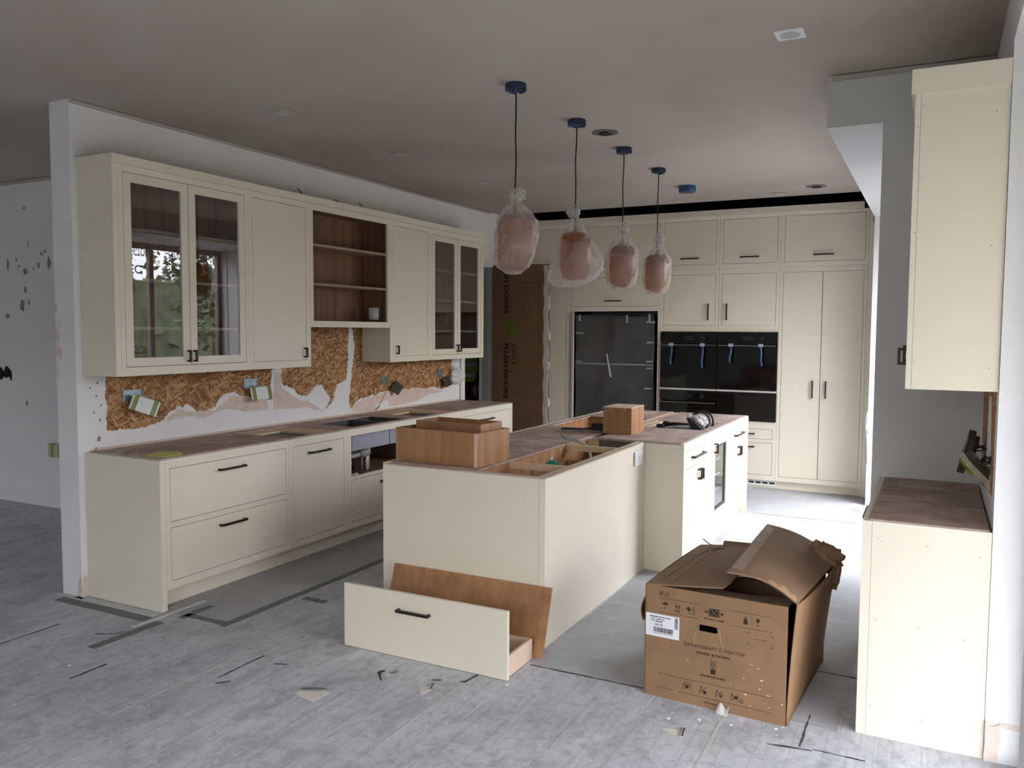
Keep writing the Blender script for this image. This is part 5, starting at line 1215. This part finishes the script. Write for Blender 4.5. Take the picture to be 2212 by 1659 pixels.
def rf(u, v):
    hx, hz = .652+.024*v, .525-.008*v; ex, ez = .364-.022*v, .614+.042*v
    s_ = u; x = hx+(ex-hx)*s_; z = hz+(ez-hz)*s_+.028*math.sin(math.pi*s_)
    return (x, -.012+(CD+.012)*v+.010*math.sin(4*s_), z)
rfo = obj('right_flap', cl(MB().sheet(rf, 12, 12, .006)), 'cardboard_grey', ct)
obj('torn_edge', cl(MB().sheet(lambda u, v: (.645-.235*u, -.014+.06*v*(.6+.4*math.sin(7*u)), .532+.070*u+.028*math.sin(math.pi*u)+.005+.004*math.sin(31*u)*v), 26, 3, .0015)), 'kraft_edge', rfo)
obj('packing_tape', cl(MB().sheet(lambda u, v: (.372+.045*u-.02*v, .03+.70*v, .6185+.036*v-.020*u+.014*u+.010), 3, 20, .0005)), 'clear_tape', rfo)
obj('packing_tape', cl(MB().sheet(lambda u, v: (.352+.035*u+.006*math.sin(23*v), .42+.37*v, .652+.018*v+.008*math.sin(19*v)*u), 4, 20, .0006)), 'clear_tape', rfo, True)
obj('torn_corner', cl(crumple((.62, CD-.06, .545), .085, (1.15, .8, .75), 44, 20, 12, .35)), 'cardboard_grey', ct)
obj('torn_corner', cl(crumple((.675, CD-.03, .47), .06, (.5, .8, 1.2), 47, 20, 12, .35)), 'cardboard_grey', ct)
obj('hanging_flap', cl(MB().sheet(lambda u, v: (-.012-.035*math.sin(2.4*v)-.02*u*v, .05+.20*u, .455-.14*v), 5, 8, .005)), 'cardboard', ct)
obj('loose_tab', cl(MB().sheet(lambda u, v: (.055+.075*u+.02*v, CD-.16+.10*u-.03*v, .512+.055*(1-u)*(1-u)+.003*v+.012), 6, 4, .004)), 'cardboard', ct)
obj('loose_tab', cl(MB().sheet(lambda u, v: (.12+.15*u, CD-.02+.03*v, .522+.02*v+.006*u), 6, 3, .004)), 'cardboard_grey', ct)
obj('floor_tape', cl(MB().sheet(lambda u, v: (.335+.05*u, -.004-.035*v, .002+.028*(1-v)+.012*math.sin(7*u)*(1-v)), 8, 5, .0008)), 'film_strip', ct, True)
obj('tear_line', cl(MB().prism([(.235, .338), (.222, .315), (.218, .29), (.223, .27), (.2255, .27), (.221, .29), (.225, .314), (.238, .336)], 'y', -.0012, .0)), 'kraft_edge', ct)
obj('tear_line', cl(MB().prism([(.322, .352), (.332, .345), (.336, .312), (.347, .285), (.352, .262), (.3545, .262), (.350, .287), (.341, .313), (.337, .348), (.324, .356)], 'y', -.0012, .0)), 'kraft_edge', ct)
# print on the front: icons from small polygons (u right, v up)
Fm = CM @ Matrix.Translation((0, -.0008, 0)) @ Matrix(((1, 0, 0, 0), (0, 0, -1, 0), (0, 1, 0, 0), (0, 0, 0, 1)))
def ctext(body, u, v, width, size, m='ink', bold=0.0, sp=1.0, rot=0):
    text(body, m, ct, Fm @ Matrix.Translation((u, v, 0)) @ Matrix.Rotation(rot, 4, 'Z'), width, size, bold=bold, spacing=sp)
def mark(name, polys, m='ink', dpt=.0006):
    mb = MB()
    for p in polys: mb.prism(p, 'y', -dpt, -.00005)
    o = obj(name, cl(mb), m, ct); o['kind'] = 'stuff'; return o
def ln(a, b, w=.0016):
    d = Vector((b[0]-a[0], b[1]-a[1])); n = Vector((-d.y, d.x)).normalized()*w/2
    return [(a[0]+n.x, a[1]+n.y), (a[0]-n.x, a[1]-n.y), (b[0]-n.x, b[1]-n.y), (b[0]+n.x, b[1]+n.y)]
def rc(u, v, w, h): return [(u-w/2, v-h/2), (u+w/2, v-h/2), (u+w/2, v+h/2), (u-w/2, v+h/2)]
def disc(u, v, r_, n=12): return [(u+r_*math.cos(6.2832*i/n), v+r_*math.sin(6.2832*i/n)) for i in range(n)]
def ringm(u, v, r_, w=.0014, n=14): return [ln((u+r_*math.cos(6.2832*i/n), v+r_*math.sin(6.2832*i/n)), (u+r_*math.cos(6.2832*(i+1)/n), v+r_*math.sin(6.2832*(i+1)/n)), w) for i in range(n)]
def mv(ps, u, v): return [[(p[0]+u, p[1]+v) for p in q_] for q_ in ps]
for (a, b) in (((.059, .4525), (.242, .4525)), ((.059, .3885), (.24, .3885)), ((.375, .45), (.556, .45)), ((.376, .386), (.556, .386)), ((.062, .1085), (.558, .1085)), ((.061, .044), (.557, .044))):
    mark('print_rule', [ln(a, b, .0014)])
mark('recycling_mark', ringm(.069, .473, .009)+[ln((.063, .468), (.075, .478)), ln((.063, .478), (.075, .468)), ln((.069, .464), (.069, .482))]+[ln((.085, .465), (.107, .465), .0022), ln((.085, .465), (.096, .484), .0022), ln((.107, .465), (.096, .484), .0022), ln((.092, .459), (.101, .459), .0012), ln((.065, .459), (.073, .459), .0012)])
mark('umbrella_mark', [[(.089+.014*math.cos(R(a)), .424+.011*math.sin(R(a))) for a in range(0, 181, 20)], ln((.089, .424), (.089, .406), .0018), ln((.089, .406), (.085, .404), .0018), ln((.085, .404), (.085, .408), .0018)])
mark('arrow_mark', [q_ for du in (-.006, .006) for q_ in (rc(.145+du, .415, .003, .018), [(.145+du-.005, .424), (.145+du+.005, .424), (.145+du, .434)])]+[rc(.145, .402, .025, .003)])
mark('care_mark', [[(.185, .424), (.195, .434), (.206, .422), (.196, .411)], ln((.196, .408), (.203, .402), .002)]+ringm(.217, .431, .004)+[ln((.208, .42), (.215, .424)), ln((.215, .424), (.222, .42)), ln((.214, .421), (.213, .402)), ln((.222, .42), (.223, .402)), ln((.213, .402), (.223, .402))])
mark('clamp_mark', [rc(.308, .426, .036, .034), rc(.285, .426, .0022, .036), rc(.289, .426, .0012, .036), rc(.327, .426, .0012, .036), rc(.331, .426, .0022, .036), [(.268, .429), (.273, .429), (.273, .434), (.281, .426), (.273, .418), (.273, .423), (.268, .423)], [(.348, .429), (.343, .429), (.343, .434), (.335, .426), (.343, .418), (.343, .423), (.348, .423)]])
mark('clamp_cross', [ln((.293, .411), (.323, .441), .0016), ln((.293, .441), (.323, .411), .0016)], 'cardboard', .001)
ctext('DO NOT CLAMP', .265, .3915, .088, .0105, bold=.0003)
mark('weight_mark', [[(.433, .402), (.453, .402), (.449, .426), (.437, .426)]]+ringm(.443, .430, .004)); mark('rule_mark', [ln((.469, .400), (.469, .434), .0008)])
mark('fragile_mark', [[(.487, .434), (.502, .434), (.500, .420), (.4945, .416), (.489, .420)], ln((.4945, .417), (.4945, .404), .0016), rc(.4945, .403, .012, .002)])
for (u, v, su, sv) in ((.455, .370, 1, -1), (.557, .370, -1, -1), (.455, .320, 1, 1), (.557, .320, -1, 1)): mark('corner_mark', [ln((u, v), (u+.011*su, v), .0016), ln((u, v), (u, v+.009*sv), .0016)])
ctext('DELIVERY LABEL', .481, .344, .050, .0048)
ctext('DOWNDRAFT COOKTOP', .177, .2595, .264, .0215, sp=1.12)
ctext('FISHER & PAYKEL', .234, .2345, .150, .0135, bold=.00045, sp=1.15)
mark('stack_mark', [ln((.298, .211), (.319, .211)), ln((.298, .193), (.319, .193)), ln((.298, .211), (.298, .156)), ln((.319, .211), (.319, .156)), ln((.298, .175), (.319, .175)), ln((.3005, .208), (.3165, .196)), ln((.3005, .196), (.3165, .208)), rc(.3085, .165, .021, .019)])
ctext('8', .3050, .1785, .007, .0135, bold=.0003)
ctext('MAX STACK 8 HIGH', .253, .1385, .110, .0105, bold=.00035)
def man(u, v, s_=1): return ringm(u, v+.013, .0035)+[ln((u-.003*s_, v+.008), (u-.006*s_, v-.004), .002), ln((u-.006*s_, v-.004), (u-.005*s_, v-.015), .002), ln((u, v+.008), (u+.007*s_, v), .0018), ln((u-.003*s_, v+.008), (u, v+.008), .002)]
mark('lift_mark', man(.181, .075)+man(.207, .075, -1)+[rc(.194, .075, .015, .014), rc(.190, .0915, .006, .003), rc(.197, .0915, .004, .003)])
mark('lift_mark', man(.258, .076)+[rc(.274, .067, .014, .014), ln((.250, .060), (.282, .093), .0018)])
mark('lift_mark', man(.329, .075)+[rc(.345, .070, .014, .004), rc(.345, .064, .014, .004), rc(.345, .076, .014, .003), ln((.320, .059), (.353, .091), .0018)])
mark('lift_mark', man(.394, .075)+[[(.400, .075), (.409, .086), (.420, .076), (.411, .066)], ln((.390, .058), (.424, .090), .0018), ln((.416, .072), (.440, .076), .0016), ln((.418, .062), (.430, .061), .0016)]+ringm(.434, .064, .006, .0022))
ctext('FISHERPAYKEL.COM', .272, .0215, .075, .0068, bold=.0002)
lb = obj('paper_label', cl(MB().box(-.0008, .1545, -.0011, -.0003, .2745, .3765)), 'paper_label', ct)
Lm = CM @ Matrix.Translation((0, -.0014, 0)) @ Matrix(((1, 0, 0, 0), (0, 0, -1, 0), (0, 1, 0, 0), (0, 0, 0, 1)))
def ltext(body, u, v, width, size, bold=.0002): text(body, 'ink_black', ct, Lm @ Matrix.Translation((u, v, 0)), width, size, bold=bold)
ltext('FISHER & PAYKEL', .018, .3615, .098, .0068, .0003); ltext('Model:', .022, .3515, .018, .006); ltext('CID834DTB4', .046, .3505, .040, .0062); ltext('Product:', .022, .3425, .022, .005); ltext('82228', .046, .340, .029, .008, .0003)
ltext('CE', .042, .3245, .016, .011, .0003); ltext('UK', .064, .329, .014, .0066); ltext('CA', .064, .3225, .014, .0066)
q = random.Random(2); bars = []; u_ = .036
while u_ < .126:
    w = q.choice((.0008, .0012, .0018, .0026)); bars.append(rc(u_+w/2, .3055, w, .022)); u_ += w+q.choice((.0008, .0012, .002))
mark('barcode', bars, 'ink_black', .0016)
bars = []; v_ = .322
while v_ < .372:
    w = q.choice((.0007, .001, .0016)); bars.append(rc(.141, v_+w/2, .014, w)); v_ += w+q.choice((.0008, .0012))
mark('barcode', bars, 'ink_black', .0016)
ltext('82228 CID834DTB4', .037, .288, .088, .0045, .0)
q = random.Random(8)
for i in range(16):
    u, v = q.uniform(.43, .60), q.uniform(.05, .24); s_ = q.uniform(.0015, .004)
    if i > 11: u, v = q.uniform(.08, .40), q.uniform(.01, .22)
    obj('scuff', cl(MB().prism([(u-s_*2, v), (u, v-s_*.7), (u+s_*2.2, v-s_*.2), (u+s_*.5, v+s_*.8)], 'y', -.0005, -.00005)), 'paper_label', ct)
# print on the flaps
for (a, b) in (((.055, .03), (.075, .76)), ((.115, .03), (.125, .72))):
    mb = MB(); mb.sheet(lambda u, v, a=a, b=b: (a[0]+(b[0]-a[0])*v+.0015*u, a[1]+(b[1]-a[1])*v, .5077+.038*(a[0]+(b[0]-a[0])*v)/.345+.010*math.sin(math.pi*a[0]/.345)*math.sin(3*v)+.0012), 1, 14, .0004)
    obj('print_rule', cl(mb), 'ink', lf)

for (a, b) in ((.26, .02), (.40, .02)):
    mb = MB(); mb.sheet(lambda u, v, a=a: tuple(Vector(rf(a+.006*u, .03+.93*v))+Vector((0, 0, .0012))), 1, 14, .0004); obj('print_rule', cl(mb), 'ink', rfo)
for k_, v0 in enumerate((.10, .22, .34, .46)):
    mb = MB(); mb.sheet(lambda u, v, v0=v0: tuple(Vector(rf(.30+.06*u, v0+.05*v))+Vector((0, 0, .0012))), 2, 2, .0004); obj('print_mark', cl(mb), 'ink', rfo)
mb = MB(); mb.sheet(lambda u, v: tuple(Vector(rf(.70+.10*u, .42+.05*v))+Vector((0, 0, .0012))), 2, 2, .0004); obj('print_mark', cl(mb), 'ink', rfo)

# socket box on the far-left wall
t = thing('socket_plate', 'small taped socket on the far left wall above the skirting', 'socket', (-2.50, 1.48, .53))
obj('face_plate', MB().box(-2.57, -2.43, 1.462, 1.485, .47, .59), 'wrap_pale', t, bevel=.004)
obj('tape_band', MB().box(-2.52, -2.49, 1.459, 1.4855, .468, .592), 'tape_green', t)
obj('box', MB().box(-2.55, -2.45, 1.4855, 1.4995, .49, .57), 'galvanised', t)
